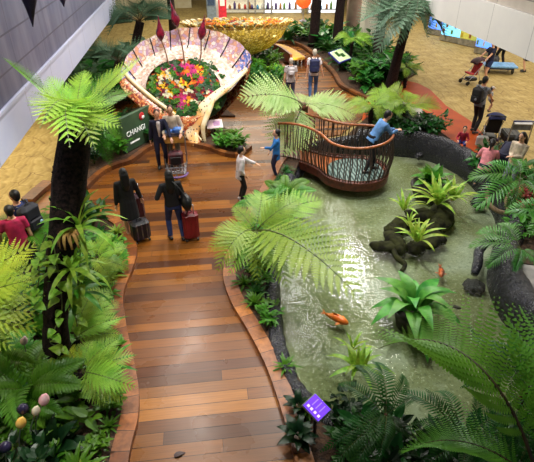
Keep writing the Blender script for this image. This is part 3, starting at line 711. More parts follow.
la = lift(((123, 80, 15.25), (133, 90, 15.1), (147, 102, 14.95), (162, 113, 14.8), (178, 125, 14.68), (190, 135, 14.6)))+[P(200, 143, .06)]
ribbon('left_arm', la, [.3, .5, .52, .5, .42, .36, .2], .12, MOS_TERRA)
ribbon('left_arm_ridge', [p+V((.1, 0, .17)) for p in la[:-1]]+[la[-1]+V((.06, 0, .05))], [.13, .13, .13, .12, .1, .08, .05], .15, CREAM)
ra = lift(((247, 69, 15.2), (238, 77, 15.1), (226, 88, 14.95), (214, 97, 14.85), (204, 107, 14.75), (196, 120, 14.65), (192, 132, 14.55)))+[P(196, 145, .06)]
ribbon('right_arm', ra, [.14, .2, .24, .27, .32, .44, .46, .2], .1, DOTS)
ribbon('right_arm_branch', lift(((214, 98, 14.75), (211, 106, 14.62), (207, 116, 14.5), (203, 128, 14.4)))+[P(205, 142, .06)], [.08, .15, .17, .14, .08], .08, CREAM)
# planted mound between the arms
FC = lerp(PY(184, 59, 15.95), PY(190, 116, 14.7), .5); fy = (PY(184, 59, 15.95)-PY(190, 116, 14.7))/2; fx = V((1.16, 0, 0)); fn_ = fx.cross(fy).normalized()
b = MB()
def mound(u, w, i, j):
    a = 2*pi*u; r = w; return FC+fx*(cos(a)*r*1.04)+fy*(sin(a)*r*1.04)+fn_*(.12*(1-r*r)-.1+.04*noise.noise(V((cos(a)*r*5, sin(a)*r*5, 0))))-V((0, 0, .12))
grid(b, mound, 36, 8); b.build('planting_mound', mat('moss', (40, 60, 28), .9, (24, 36, 18), 20, .6), sculpt, True, True)
b = MB(); b.lathe([(.75, 0), (.6, .35), (.75, .75)], 20, (-.1, -.3, 0)); b.build('pedestal', MOS_TERRA, sculpt, True)
# blooms
def bloom_mesh(name, c, c2, kind, seed):
    r = random.Random(seed); b = MB(); m = leafmat('petal_'+name, c, c2, .5, .25, .25, 8)
    for s in range(5 if kind == 'cluster' else 1):
        o = V((r.uniform(-.5, .5), r.uniform(-.5, .5), r.uniform(.0, .35))) if kind == 'cluster' else V((0, 0, .1))
        L = .42 if kind == 'cluster' else .75
        for ring in range(2):
            for k in range(6):
                a = 2*pi*k/6+ring*.5+s; e = .25+ring*.55
                blade(b, o, (cos(a)*cos(e), sin(a)*cos(e), sin(e)), (0, 0, 1), L*(1-.2*ring), L*.55, .2, 'ovate', 4, .2)
        b.ell(o+V((0, 0, .1)), L*.16, nu=6, nv=4)
    b.tube([(0, 0, -.9), (0, 0, .05)], .05, 5, 1)
    return b.mesh(name, [m, STEM])
BL = {'magenta': [bloom_mesh('magenta', (214, 52, 130), (176, 30, 96), 'cluster', 1), bloom_mesh('magenta', (226, 70, 150), (190, 36, 110), 'big', 2)],
      'orange': [bloom_mesh('orange', (236, 140, 24), (224, 104, 16), 'cluster', 3)], 'yellow': [bloom_mesh('yellow', (240, 208, 40), (226, 180, 24), 'cluster', 4)],
      'white': [bloom_mesh('white', (236, 230, 206), (214, 214, 170), 'cluster', 5)], 'dark_red': [bloom_mesh('dark_red', (150, 22, 40), (96, 12, 30), 'cluster', 6)],
      'scarlet': [bloom_mesh('scarlet', (224, 62, 30), (190, 36, 24), 'cluster', 7)]}
GFOL = [bush_mesh('foliage_tuft', L_GREY, 26, .6, .6, .55, .32, 'ovate', 31, 4), bush_mesh('foliage_tuft', L_DEEP, 26, .6, .6, .6, .34, 'ovate', 32, 4), bush_mesh('foliage_tuft', L_MID, 24, .6, .6, .6, .3, 'ovate', 33, 4)]
rq = Matrix((fx.normalized(), fn_.cross(fx).normalized(), fn_)).transposed()
rb = random.Random(12); cnt = 0
for k in range(255):
    r = math.sqrt((k+.5)/255); a = k*2.39996; px, py = cos(a)*r, sin(a)*r
    p = FC+fx*(px*1.0)+fy*(py*1.0)+fn_*(.12*(1-r*r)-.04)
    edge = r > .84 or (px > .5 and py > -.2) or (py < -.72)
    w = rb.random()
    m = Matrix.Translation(p) @ (rq @ Matrix.Rotation(rb.uniform(0, 6.28), 3, 'Z')).to_4x4()
    if (edge and w < .72) or w < .17:
        kind = rb.choice((0, 0, 1, 2) if px > .3 else (0, 1, 1, 2)); o = inst('foliage_plant', GFOL[kind], None, m @ Matrix.Scale(rb.uniform(.13, .19), 4))
        n_, l_ = (('grey-green', 0), ('dark green', 1), ('fresh green', 2))[kind]
        tag(o, n_+' leafy tuft among the blooms in the mosaic shell', 'plant', n_+' tufts in the shell')
    else:
        z = noise.noise(V((px*2.2+3, py*2.2, 1)))+rb.uniform(-.35, .35)
        c = 'magenta' if z > .22 else 'orange' if z > .04 else 'yellow' if z > -.14 else ('dark_red' if w < .6 else 'white' if w < .78 else 'scarlet')
        o = inst('bloom', rb.choice(BL[c]), None, m @ Matrix.Scale(rb.uniform(.115, .15), 4))
        tag(o, c.replace('_', ' ')+' bloom planted in the mosaic shell sculpture', 'flower', c.replace('_', ' ')+' blooms in the shell')
# tall bud ornaments standing in the shell
BUD = mat('maroon_glass', (120, 18, 40), .2, (60, 8, 30), 8)
def bud(label, foot, neck, tip, r, cat='ornament', name='bud_ornament', m=BUD, stemr=.02):
    foot, neck, tip = V(foot), V(neck), V(tip); t = thing(name, label, cat, foot)
    b = MB(); b.tube(spl([(0, 0, 0), (neck-foot)*.5+V((.03, 0, 0)), neck-foot], 5), stemr, 6); b.build('stem', mat('bronze_stem', (120, 84, 60), .4), t, True)
    d = tip-neck; b = MB(); ln = [neck-foot+d*q for q in (-.08, .05, .18, .32, .48, .68, .88, 1)]; b.tube(ln, [r*.25, r*.7, r, r*.95, r*.6, r*.3, r*.12, .004], 10); b.build('bud', m, t, True)
bud('maroon pointed bud on thin stem, leftmost of three in the shell', PY(169, 68, 15.72), PY(161, 39, 15.9), PY(158, 15, 15.9), .13)
bud('maroon pointed bud, middle and tallest of three in the shell', PY(185, 66, 15.75), PY(177, 25, 15.9), PY(170, 0, 15.9), .13)
bud('maroon pointed bud with upright tip, rightmost of three in the shell', PY(199, 66, 15.75), PY(201, 38, 15.9), PY(205, 14, 15.9), .13)
# pendants hanging before the left wall
for lab, q0, q1, r in (('dark purple pointed pendant hanging in front of the left wall, nearer one', PY(28, -8, 9), PY(33, 27, 9), .12), ('dark purple pointed pendant hanging farther along the left wall', PY(61, -8, 12), PY(64, 7, 12), .11)):
    t = thing('hanging_pendant', lab, 'ornament', q0); d = q1-q0
    b = MB(); b.tube([d*q for q in (-.1, .05, .2, .5, .8, 1)], [r*.3, r*.8, r, r*.6, r*.25, .005], 8, flat=.6); b.build('pendant', mat('purple_glass', (54, 38, 74), .3, (28, 20, 44), 6), t, True)
    b = MB(); b.tube([d*-.1, (0, 0, 8.95-q0.z)], .008, 5); b.build('wire', BLACK, t)
# ------------------------------------------------------------------ viewing platform over the pond
def m_glassfloor():
    t = NT('ribbed_glass_floor'); ob = t.obj(); v = t.n('ShaderNodeTexWave'); v.inputs['Scale'].default_value = 3.2; v.inputs['Distortion'].default_value = 4; t.l(ob, v.inputs['Vector'])
    t.col(t.ramp(v.outputs[1], [(.25, (58, 74, 74)), (.75, (122, 140, 134))])); t.b.inputs['Roughness'].default_value = .12; return t.m
OUT = [(1.95, 13.02), (2.3, 12.86), (2.65, 12.55), (2.94, 12.12), (3.1, 11.62), (3.45, 11.28), (3.92, 11.14), (4.37, 11.24), (4.7, 11.56), (4.82, 12.0), (4.7, 12.42), (4.37, 12.7), (3.92, 12.82), (3.5, 12.98), (3.1, 13.3), (2.7, 13.66)]
ol = spl([(x, y, 0) for x, y in OUT], 8)
plat = thing('viewing_platform', 'round basket-like viewing platform with wooden handrail jutting over the pond', 'platform', (3.92, 12, 0))
b = MB(); b.slab([(p.x, p.y) for p in ol], -.1, 0.012); b.build('floor_boards', mat('amber_boards', (176, 96, 42), .3, (140, 72, 30), 6), plat, False, True)
b = MB(); b.sweep(ol, [(.02, -.18), (.04, .05), (-.07, .05), (-.07, -.18)]); b.build('steel_rim', RUST, plat, False, True)
b = MB(); b.lathe([(.78, .01), (.78, .03), (.76, .035), (.0, .035)], 40, (.02, -.02, 0)); b.build('glass_floor', m_glassfloor(), plat)
b = MB(); b.lathe([(.22, ZB), (.2, -.2), (.3, -.1)], 16); b.build('support_column', ROCK, plat, True)
b = MB(); b.tube([p+V((0, 0, 1.06+.05*math.sin(i*.12))) for i, p in enumerate(ol)], .036, 8); b.build('handrail', RAIL, plat, True, True)
b = MB(); b.tube([p+V((0, 0, .1)) for p in ol], .016, 6); b.build('lower_rail', RUST, plat, True, True)
BALU = []
for s in range(4):
    b = MB(); rr = random.Random(s); b.tube(spl([(-.02, 0, 0), (.05, rr.uniform(-.03, .03), .28), (.085, rr.uniform(-.04, .04), .6), (0, rr.uniform(-.02, .02), 1.06)], 3), [.014]*10, 5); BALU.append(b.mesh('baluster', ROD, True))
acc = 0; nxt = 0; o0 = ORG[plat.name]; nb = 0; rr = random.Random(2)
for i in range(1, len(ol)):
    sgl = (ol[i]-ol[i-1]).length; tg = (ol[i]-ol[i-1]).normalized()
    while nxt <= acc+sgl and nb < 99:
        p = lerp(ol[i-1], ol[i], (nxt-acc)/sgl); a = math.atan2(-tg.x, tg.y)
        inst('baluster', BALU[nb % 4], plat, Matrix.Translation(p-o0) @ Matrix.Rotation(a, 4, 'Z') @ Matrix.Rotation(rr.uniform(-.06, .06), 4, 'X')); nb += 1; nxt += .078
    acc += sgl
# shaggy rail of dark stems at the inner end of the platform
# ------------------------------------------------------------------ signs
def panel_sign(label, foot, top, u, n, w, h, th, face, frame, name='sign', post=True, kids_=()):
    foot, top = V(foot), V(top); t = thing(name, label, 'sign', foot); u = V(u).normalized(); n = V(n); n = (n-u*n.dot(u)).normalized(); v = n.cross(u)
    rot = Matrix((u, v, n)).transposed(); c = top-foot
    b = MB(); b.box(c, (w, h, th), rot, 0, .01); b.build('frame', frame, t)
    b = MB(); b.box(c+n*(th/2+.003), (w*.9, h*.88, .006), rot); fc = b.build('panel_face', face, t)
    if post:
        b = MB(); b.tube([(0, 0, 0), c-n*th*.5], .025, 8); b.build('post', BLACK, t, True)
    for kn, (x, y, ww, hh), km in kids_:
        b = MB(); b.box(c+n*(th/2+.008)+u*(x*w)+v*(y*h), (ww*w, hh*h, .006), rot); b.build(kn, km, fc)
    return t, c, rot
PURP = mat('lit_purple', (120, 60, 220), .3, (70, 40, 200), 3, emit=(110, 60, 230), es=.9)
WHT = mat('lit_white', (240, 225, 255), .4, emit=(230, 200, 255), es=.7)
ct = P(316.5, 408, .7)
panel_sign('small tilted purple information screen with white dots beside the deck', (ct.x+.03, ct.y+.1, .05), ct, (.78, .62, .0), (-.3, -.55, .78), .27, .3, .03, PURP, STEEL, 'information_screen', True,
    [('dot', (-.27, x, .13, .11), WHT) for x in (-.3, -.1, .1, .28)]+[('text_bar', (.12, y, .45, .04), mat('violet_bar', (190, 150, 245), .4, emit=(180, 140, 240), es=.5)) for y in (-.2, .0, .2)])
PINK = mat('pale_pink_print', (236, 206, 214), .4, (222, 190, 204), 5)
ct = P(214.5, 124, .45); panel_sign('pale pink reading panel on a post beside the sculpture foot', (ct.x, ct.y+.1, .05), ct, (1, .12, 0), (-.1, -.6, .8), .5, .32, .03, PINK, WHITE, 'reading_panel', True, [('printed_picture', (.12, .0, .4, .5), mat('mauve_print', (190, 140, 190), .4))])
ct = PY(340, 56, 21.4)
panel_sign('green and white picture sign with blue edge in the far bed', (ct.x+.1, ct.y+.25, .08), ct, (.86, .5, .12), (-.4, -.6, .6), .75, .75, .08, mat('mint_print', (190, 222, 150), .4, (214, 232, 190), 3), mat('blue_frame', (40, 44, 130), .4, (66, 60, 160), 2), 'picture_sign', True,
    [('leaf_print', (-.1, .12, .2, .4), L_DEEP), ('leaf_print', (.14, -.05, .24, .3), L_DEEP)])
ct = PY(236, 239, 8.15); panel_sign('small pale green plant label standing in the lime fern', (ct.x, ct.y, .06), ct, (.85, .4, .2), (-.3, -.8, .5), .17, .18, .008, mat('pale_green_label', (178, 220, 190), .4), WHITE, 'plant_label')
# green board with white lettering
a = R(60); u = V((cos(a), sin(a), 0)); n = V((sin(a), -cos(a), 0)); A = P(124, 153, .1); LEN = (P(158, 134, .1)-A).length
board = thing('garden_board', 'dark green standing board lettered CHANGI left of the couple', 'sign', A)
A2 = P(158, 134, .1); u = (A2-A).normalized(); n = V((u.y, -u.x, 0)); rot = Matrix((u, V((0, 0, 1)), n)).transposed()
b = MB(); b.box(u*(LEN/2)+V((0, 0, .5)), (LEN, 1.05, .1), rot, 0, .015); bp = b.build('board', mat('board_green', (62, 92, 66), .5, (48, 76, 56), 3), board)
def text(s, size, pos, name, m, parent, rot, ext=.006):
    cu = bpy.data.curves.new(name, 'FONT'); cu.body = s; cu.size = size; cu.extrude = ext; cu.align_x = 'CENTER'
    o = bpy.data.objects.new(name, cu); COL.objects.link(o); dg = bpy.context.evaluated_depsgraph_get(); dg.update()
    me = bpy.data.meshes.new_from_object(o.evaluated_get(dg)); bpy.data.objects.remove(o)
    me.materials.clear(); me.materials.append(m); q = inst(name, me, parent); mm = rot.to_4x4(); mm.translation = pos; q.matrix_local = mm; return q
LET = mat('white_letters', (240, 244, 240), .4, emit=(240, 244, 240), es=.25)
text('CHANGI', .22, u*(LEN*.36)+V((0, 0, .42))+n*.058, 'lettering', LET, bp, rot)
b = MB(); b.ell(u*(LEN*.56)+V((0, 0, .82))+n*.06, (.12, .12, .02), rot, 14, 6); b.build('red_emblem', mat('emblem_red', (196, 40, 50), .4), bp, True)
b = MB(); b.ell(u*(LEN*.56+.04)+V((0, 0, .79))+n*.075, (.07, .05, .012), rot, 10, 5); b.build('white_swoosh', LET, bp, True)
b = MB(); b.box(u*(LEN*.3)+V((0, 0, .2))+n*.054, (LEN*.26, .05, .006), rot); b.build('text_line', LET, bp)
# ------------------------------------------------------------------ curved bench
bl = spl([tuple(P(u_, v_)) for u_, v_ in ((277, 53), (285, 55), (295, 60), (305, 67.5))], 6)
bench = thing('curved_bench', 'long curved timber bench with woven yellow seat at the far bed', 'bench', bl[9])
b = MB(); b.sweep(bl, [(.02, .36), (.02, .46), (.62, .46), (.62, .36)]); b.build('seat', mat('woven_yellow', (206, 158, 56), .6, (172, 122, 36), 16, .4), bench, False, True)
b = MB(); b.sweep(bl, [(-.06, .3), (-.06, .44), (.02, .44), (.02, .3)]); b.build('front_rail', mat('red_timber', (126, 56, 32), .4, (96, 40, 24), 8), bench, False, True)
b = MB(); b.sweep(bl, [(.62, .2), (.62, .62), (.72, .62), (.72, .2)]); b.build('back_rail', MATS['red_timber'], bench, False, True)
for i in range(0, len(bl), 2):
    b = MB(); b.box(bl[i]+V((.05, 0, .16)), (.1, .1, .32)); b.build('leg', MATS['red_timber'], bench, False, True)
# ------------------------------------------------------------------ gold bowl sculpture in the distance
GOLD = m_mosaic('mosaic_gold', [(206, 176, 70), (180, 150, 50), (226, 200, 110), (160, 130, 50), (214, 186, 90)], 9, (120, 96, 40))
GOLDP = m_mosaic('mosaic_gold_petal', [(230, 196, 90), (222, 160, 80), (236, 220, 170), (206, 150, 60), (240, 210, 120)], 8, (110, 70, 30))
g0 = PY(238, 64, 23.0); g0 = V((g0.x, g0.y, 0)); bowl = thing('bowl_sculpture', 'gold-lit mosaic bowl sculpture on a narrow foot behind the round island bed', 'sculpture', g0)
b = MB(); b.lathe([(.6, 0), (.42, .12), (.34, .4), (.4, .6)], 24); b.build('foot', GOLD, bowl, True)
b = MB(); b.lathe([(.36, .5), (.9, .62), (1.5, .86), (1.98, 1.24), (2.3, 1.74), (2.22, 1.74), (1.9, 1.32), (1.4, 1.0), (.6, .9)], 48)
TILT = Matrix.Translation((0, 0, .55)) @ Matrix.Rotation(R(-5), 4, 'X') @ Matrix.Diagonal((1, .72, 1.08, 1)) @ Matrix.Translation((0, 0, -.55)); b.build('bowl', GOLD, bowl, True).matrix_local = TILT
for k in range(36):
    a = 2*pi*k/36; b = MB(); w = .17; pts = []
    for j in range(5):
        tt = j/4; r = 2.26+.26*tt; z = 1.72+.26*tt-.1*tt*tt; pts.append((V((r*cos(a), r*math.sin(a), z)), w*(1-.55*tt**3)))
    sd = V((-math.sin(a), cos(a), 0)); up_ = V((0, 0, .05)); vs = [q for p, ww in pts for q in (p-sd*ww, p+sd*ww, p+sd*ww-up_, p-sd*ww-up_)]
    fs = [f for j in range(4) for f in ((j*4, j*4+1, j*4+5, j*4+4), (j*4+1, j*4+2, j*4+6, j*4+5), (j*4+2, j*4+3, j*4+7, j*4+6), (j*4+3, j*4, j*4+4, j*4+7))]+[(16, 17, 18, 19)]
    b.add(vs, fs); b.build('rim_petal', GOLDP, bowl).matrix_local = TILT
b = MB(); b.lathe([(1.95, 1.5), (1.7, 1.62), (1.0, 1.7), (.01, 1.74)], 30); b.build('planting_mound', MATS['moss'], bowl, True).matrix_local = TILT
rr = random.Random(5)
for i in range(70):
    a = i*2.39996; r = 1.85*math.sqrt((i+.5)/70); c = rr.choice(('orange', 'yellow', 'orange', 'dark_red', 'white')); o = inst('bloom', BL[c][0]); o.location = g0+TILT @ V((r*cos(a), r*math.sin(a), 1.76)); k = rr.uniform(.2, .28); o.scale = (k, k, k)
    tag(o, c.replace('_', ' ')+' bloom planted in the gold bowl sculpture', 'flower', c.replace('_', ' ')+' blooms in the gold bowl')
# ------------------------------------------------------------------ columns, shops
b = MB(); q = P(352, 38); b.lathe([(.42, 0), (.4, 9)], 20, q); struct(b.build('column_pink', mat('pink_column', (196, 170, 164), .5, (180, 150, 146), 3), smooth=True))
b = MB(); q = P(366, 50); b.box(q+V((.3, .4, 4.5)), (1.0, .8, 9)); struct(b.build('column_white', mat('white_column', (222, 216, 204), .5, (206, 200, 188), 3)))
b = MB(); q = P(217, 22); b.box(q+V((0, 1.2, 2.5)), (.55, .5, 5)); struct(b.build('column_far', WHITE))
SHC = [(70, 150, 200), (200, 60, 50), (230, 200, 70), (120, 170, 90), (180, 120, 60), (230, 230, 225), (90, 70, 130)]
SHM = [mat('goods_%s' % n_, c_, .35) for n_, c_ in zip(('blue', 'red', 'yellow', 'green', 'amber', 'white', 'violet'), SHC)]
def cabinet(label, p, w, h, rz, lit, group=None, shelves=4, seed=0, frame=STEEL):
    t = thing('display_cabinet', label, 'display', p, rz); rr = random.Random(seed)
    for x in (-w/2, w/2):
        b = MB(); b.box((x, 0, h/2), (.1, .5, h)); b.build('side_panel', frame, t)
    b = MB(); b.box((0, .24, h/2), (w, .04, h)); b.build('back_panel', lit, t)
    b = MB(); b.box((0, 0, h-.12), (w+.1, .55, .24)); b.build('header', frame, t)
    for k in range(shelves):
        z = .25+k*(h-.6)/shelves; b = MB(); b.box((0, 0, z), (w-.1, .46, .05)); shf = b.build('shelf', frame, t)
        x = -w/2+.25
        while x < w/2-.2:
            b = MB(); hh = rr.uniform(.25, .5); b.lathe([(.09, z+.025), (.09, z+.025+hh*.7), (.04, z+.025+hh*.85), (.04, z+.025+hh)], 8, (x, -.05, 0)); b.build('bottle', rr.choice(SHM), shf, True); x += rr.uniform(.26, .42)
for i, (lab, u_, v_, w, h, lit) in enumerate((('bright display cabinet behind the flower hedge, nearest the white column', 238, 13, 2.4, 3.6, mat('warm_back', (220, 214, 190), .5, emit=(230, 220, 190), es=.5)), ('silver-framed display cabinet behind the hedge, second from the white column', 260, 13, 1.6, 4, MATS['warm_back']),
    ('brilliant white display cabinet left of the orange globe', 283, 13, 2.6, 4.2, LIT), ('white display cabinet behind the two dark trunks', 322, 13, 2.0, 4.2, LIT))):
    cabinet(lab, P(u_, v_), w, h, R(-6), lit, seed=i)
t = thing('poster_stand', 'red poster stand beside the far white column', 'sign', P(223, 21)); b = MB(); b.box((0, 0, .9), (.5, .08, 1.4)); b.build('poster', mat('poster_red', (214, 40, 64), .4), t); b = MB(); b.box((0, -.05, 1.15), (.3, .02, .5)); b.build('white_print', WHITE, t); b = MB(); b.box((0, 0, .1), (.5, .4, .2)); b.build('base', WHITE, t)
t = thing('grey_kiosk', 'grey-blue kiosk box left of the red poster', 'kiosk', P(212, 21)); b = MB(); b.box((0, 0, .8), (.6, .5, 1.6), None, 0, .03); b.build('body', mat('kiosk_grey', (120, 136, 150), .4), t); b = MB(); b.box((0, -.26, 1.2), (.45, .03, .5)); b.build('screen', mat('kiosk_screen', (60, 80, 110), .2), t)
t = thing('globe_lamp', 'orange-red globe lamp in front of the white shop window', 'lamp', P(303, 21)); b = MB(); b.ell((0, 0, 1.25), .5, nu=16, nv=10); b.build('globe', mat('orange_globe', (244, 96, 40), .4, emit=(244, 80, 30), es=.8), t, True); b = MB(); b.lathe([(.25, 0), (.05, .1), (.05, .8)], 10); b.build('stand', STEEL, t)
for i, (u_, v_, m_, w, lab) in enumerate(((437, 34, LITB, 1.0, 'blue-lit display case under the right soffit, farthest'), (452, 41, mat('lit_cyan', (120, 210, 250), .4, emit=(120, 210, 250), es=1.4), 1.2, 'cyan-lit display case under the right soffit'), (470, 45, mat('lit_multi', (200, 190, 80), .4, (60, 150, 90), 2, emit=(190, 180, 80), es=.5), 1.1, 'yellow and green display case under the right soffit'), (484, 53, LITB, .8, 'violet-blue display case nearest the woman with the pushchair'))):
    p = P(u_, v_); t = thing('display_case', lab, 'display', p, R(-60))
    b = MB(); b.box((0, 0, .15), (w, .6, .3)); b.build('plinth', STEEL, t)
    b = MB(); b.box((0, 0, .8), (w, .55, 1.0), None, 0, .03); lb = b.build('lit_body', m_, t)
    for kk in range(6):
        b = MB(); b.box((-w*.36+kk*w*.145, -.3, .5+.32*(kk*7 % 3)), (w*.1, .06, .22), None, 0, .01); b.build('product_box', SHM[(kk*3+i) % 7], lb)
    b = MB(); b.box((0, 0, 1.36), (w+.06, .62, .1)); b.build('top', mat('case_top', (190, 40, 40), .4) if i == 2 else WHITE, t)
# ------------------------------------------------------------------ far trunks
for i, (lab, u_, v_, lean, top, r, key) in enumerate((('dark trunk rising behind the left bud ornaments', 173, 31, .1, 5.6, .2, 'grey'), ('dark trunk left of two before the shop windows', 313, 47, .2, 5.6, .24, 'mid'), ('dark trunk right of two before the shop windows', 336, 50, .15, 5.4, .22, 'mid'), ('shaggy dark trunk behind the slanting tree fern', 375, 72, .1, 4.0, .2, 'grey'))):
    p = P(u_, v_, .05); tree_fern(lab, p, p+V((lean, 0, top)), [r*1.15, r, r*.9, r], [], key, nrand=10, L=2.0, seed=40+i, stubs=30, elev=(-.5, .3))
tree_fern('grey-green tree fern behind the sculpture at upper left', (-3.1, 21, 0), PY(140, 22, 21), [.2, .16, .16], [], 'grey', nrand=12, L=1.9, seed=50, stubs=20, elev=(-.5, .3))
tree_fern('grey-green fern between the left wall end and the sculpture', (-3.4, 17.6, 0), PY(118, 62, 17.6), [.12, .1], [], 'grey', nrand=11, L=1.5, seed=51, stubs=20, elev=(-.4, .3))
# ------------------------------------------------------------------ people
SKIN = mat('skin_light', (226, 176, 146), .55, (212, 156, 126), 12); SKINT = mat('skin_tan', (196, 138, 104), .55, (178, 120, 90), 12)
HAIRB = mat('hair_black', (12, 9, 10), .55, (6, 5, 6), 30); HAIRG = mat('hair_grey', (190, 180, 164), .6, (150, 140, 126), 30); HAIRBR = mat('hair_brown', (70, 44, 30), .5, (44, 28, 20), 30)
EYE = mat('eye_dark', (20, 16, 16), .2); LIP = mat('lips', (170, 84, 80), .5)
def cloth(n, c): return mat('cloth_'+n, c, .8, tuple(x*.78 for x in c), 9, .15)
NAVY = cloth('navy', (20, 24, 60)); BLK = cloth('black', (12, 12, 18)); JEAN = cloth('jeans', (38, 56, 110)); WHT_C = cloth('white', (236, 226, 228)); CRM = cloth('cream', (232, 214, 190))
DENIM = cloth('denim_blue', (96, 146, 206)); MAG = cloth('magenta', (190, 28, 82)); PNK = cloth('pink', (244, 150, 160)); GRY = cloth('grey', (128, 132, 142)); BLUE = cloth('blue', (36, 120, 200)); RED = cloth('red', (190, 40, 70)); ROYAL = cloth('royal', (52, 66, 150)); OCHRE = cloth('ochre', (214, 166, 40))
SHOEM = mat('shoe_black', (22, 22, 24), .5); SHOEW = mat('shoe_pale', (206, 198, 196), .5)
def ik(a, c, l1, l2, hint):
    a, c, hint = V(a), V(c), V(hint); d = c-a; L = min(d.length, (l1+l2)*.998); d = d.normalized(); c = a+d*L
    x = (l1*l1-l2*l2+L*L)/(2*L); h = math.sqrt(max(0, l1*l1-x*x)); n = (hint-d*hint.dot(d)); n = n.normalized() if n.length > 1e-5 else V((0, 1, 0))
    return a+d*x+n*h, c
def person(label, loc, face, h=1.7, top=None, tlen='long', bot=None, blen=1.0, hair=(None, 'short'), skin=None, lh=None, rh=None, lf=None, rf=None, lean=0, yaw=0, pitch=0, shoe=None, kid=0, hip=.93, hem=.84, blouse=None, hood=None, group=None, cap=None, tuck=0, sway=0):
    s = h/1.7; t = thing('person', label, 'person', loc, R(face), group); skin = skin or SKIN; shoe = shoe or SHOEM; top = top or GRY; bot = bot or JEAN; hm = hair[0] or HAIRB
    dz = hip-.93; hp = V((0, 0, hip)); RL = Matrix.Rotation(-R(lean), 3, 'X') @ Matrix.Rotation(R(sway), 3, 'Y')
    def up(p): p = V(p)+V((0, 0, dz)); return hp+RL @ (p-hp)
    nk = V((0, .01, 1.50)); RH = Matrix.Rotation(-R(yaw), 3, 'Z') @ Matrix.Rotation(-R(pitch), 3, 'X'); hs = 1+.28*kid
    def hd(p): return up(nk)+(RL @ Matrix.Rotation(R(lean*.6), 3, 'X')) @ (RH @ ((V(p)-nk)*hs))
    HR = (RL @ Matrix.Rotation(R(lean*.6), 3, 'X')) @ RH
    S = lambda p: V(p)*s
    def tb(b, pts, r, n=10, up_=None): b.tube([S(p) for p in pts], [((q[0]*s, q[1]*s) if isinstance(q, tuple) else q*s) for q in r], n, up=up_)
    SH = {}; EL = {}; HA = {}; HIP = {}; KN = {}; AN = {}
    for sg in (-1, 1):
        sh = up((sg*.172, 0, 1.385)); tg = (rh if sg > 0 else lh) or (sg*.25, .06, .80+dz)
        e, w = ik(sh, tg, .285, .25, (sg*.5, -.7, -.5)); SH[sg], EL[sg], HA[sg] = sh, e, w
        hj = V((sg*.088, 0, hip-.03)); ft = (rf if sg > 0 else lf) or (sg*.10, 0, .075)
        k, a = ik(hj, ft, .435, .42, (sg*.15, 1, 0)); HIP[sg], KN[sg], AN[sg] = hj, k, a
    def footdir(sg): return V((sg*.12, 1, 0)).normalized()
    def body():
        b = MB()
        tb(b, [up((0, 0, z)) for z in (.84, .95, 1.06, 1.2, 1.32, 1.40, 1.445, 1.50, 1.56)], [(.13, .09), (.155, .105), (.125, .092), (.14, .10), (.155, .10), (.125, .08), (.064, .06), (.052, .054), (.05, .052)], 14)
        for c, r in (((0, .012, 1.605), (.073, .093, .112)), ((0, .036, 1.55), (.053, .058, .055)), ((0, .108, 1.588), (.013, .02, .02)), ((.073, 0, 1.59), (.012, .02, .03)), ((-.073, 0, 1.59), (.012, .02, .03)), ((0, .095, 1.548), (.022, .012, .008))):
            b.ell(S(hd(c)), tuple(q*s*hs for q in r), HR, 12, 8)
        for sg in (-1, 1):
            sh, e, w = SH[sg], EL[sg], HA[sg]; d = (w-e).normalized()
            tb(b, [sh+(up((0, 0, 1.38))-sh)*.4, sh, lerp(sh, e, .35), e, lerp(e, w, .35), w], [.05, .05, .047, .037, .038, .026])
            x = V((0, 0, 1)).cross(d); x = x.normalized() if x.length > .2 else V((sg*.3, 1, 0)).normalized(); nn = d.cross(x)
            tb(b, [w, w+d*.045, w+d*.09], [(.028, .017), (.04, .017), (.036, .014)], 8, nn)
            for q in range(4):
                o = w+d*.085+x*((q-1.5)*.019); l = (.07, .08, .075, .058)[q]
                c1 = o+d*l*.55-nn*.006; c2 = c1+d*l*.4-nn*.022; tb(b, [o-d*.02, o, c1, c2], [.0095, .0095, .009, .0075], 6)
            o = w+d*.03-x*(sg*.035); tb(b, [w+d*.02, o, o+d*.035-x*(sg*.022)-nn*.01, o+d*.058-x*(sg*.024)-nn*.02], [.014, .013, .011, .009], 6)
            hj, k, a = HIP[sg], KN[sg], AN[sg]
            tb(b, [hj+V((0, 0, .05)), hj, lerp(hj, k, .4), k, lerp(k, a, .3), lerp(k, a, .6), a, a-V((0, 0, .03))], [.075, .082, .07, .05, .052, .045, .034, .034])
            f = footdir(sg); tb(b, [a-f*.05-V((0, 0, .035)), a+f*.05-V((0, 0, .04)), a+f*.15-V((0, 0, .052))], [.036, (.04, .03), (.036, .018)], 8, V((0, 0, 1)))
        return b
    bd = body().build('body', skin, t, True, remesh=.0095*s)
    b = MB()                                      # upper garment
    zs = (hem, .95, 1.06, 1.2, 1.32, 1.405, 1.44)
    tb(b, [up((0, 0, z)) for z in zs], [(.176, .13), (.178, .128), (.158, .122), (.17, .128), (.18, .124), (.148, .10), (.074, .07)], 16)
    for sg in (-1, 1):
        sh, e, w = SH[sg], EL[sg], HA[sg]; inn = sh+(up((0, 0, 1.38))-sh)*.4
        if tlen == 'long': tb(b, [inn, sh, lerp(sh, e, .35), e, lerp(e, w, .5), lerp(e, w, .93)], [.06, .068, .064, .054, .05, .042])
        elif tlen == 'short': tb(b, [inn, sh, lerp(sh, e, .35), lerp(sh, e, .66)], [.06, .068, .066, .064])
    b.build('jacket' if blouse else ('shirt' if tlen != 'none' else 'vest'), top, t, True, remesh=.013*s)
    if blouse:
        b = MB(); tb(b, [up((0, .118, z)) for z in (.98, 1.15, 1.3, 1.42)], [(.02, .018), (.04, .018), (.055, .02), (.045, .02)], 8); b.build('blouse', blouse, t, True)
    b = MB()                                      # lower garment
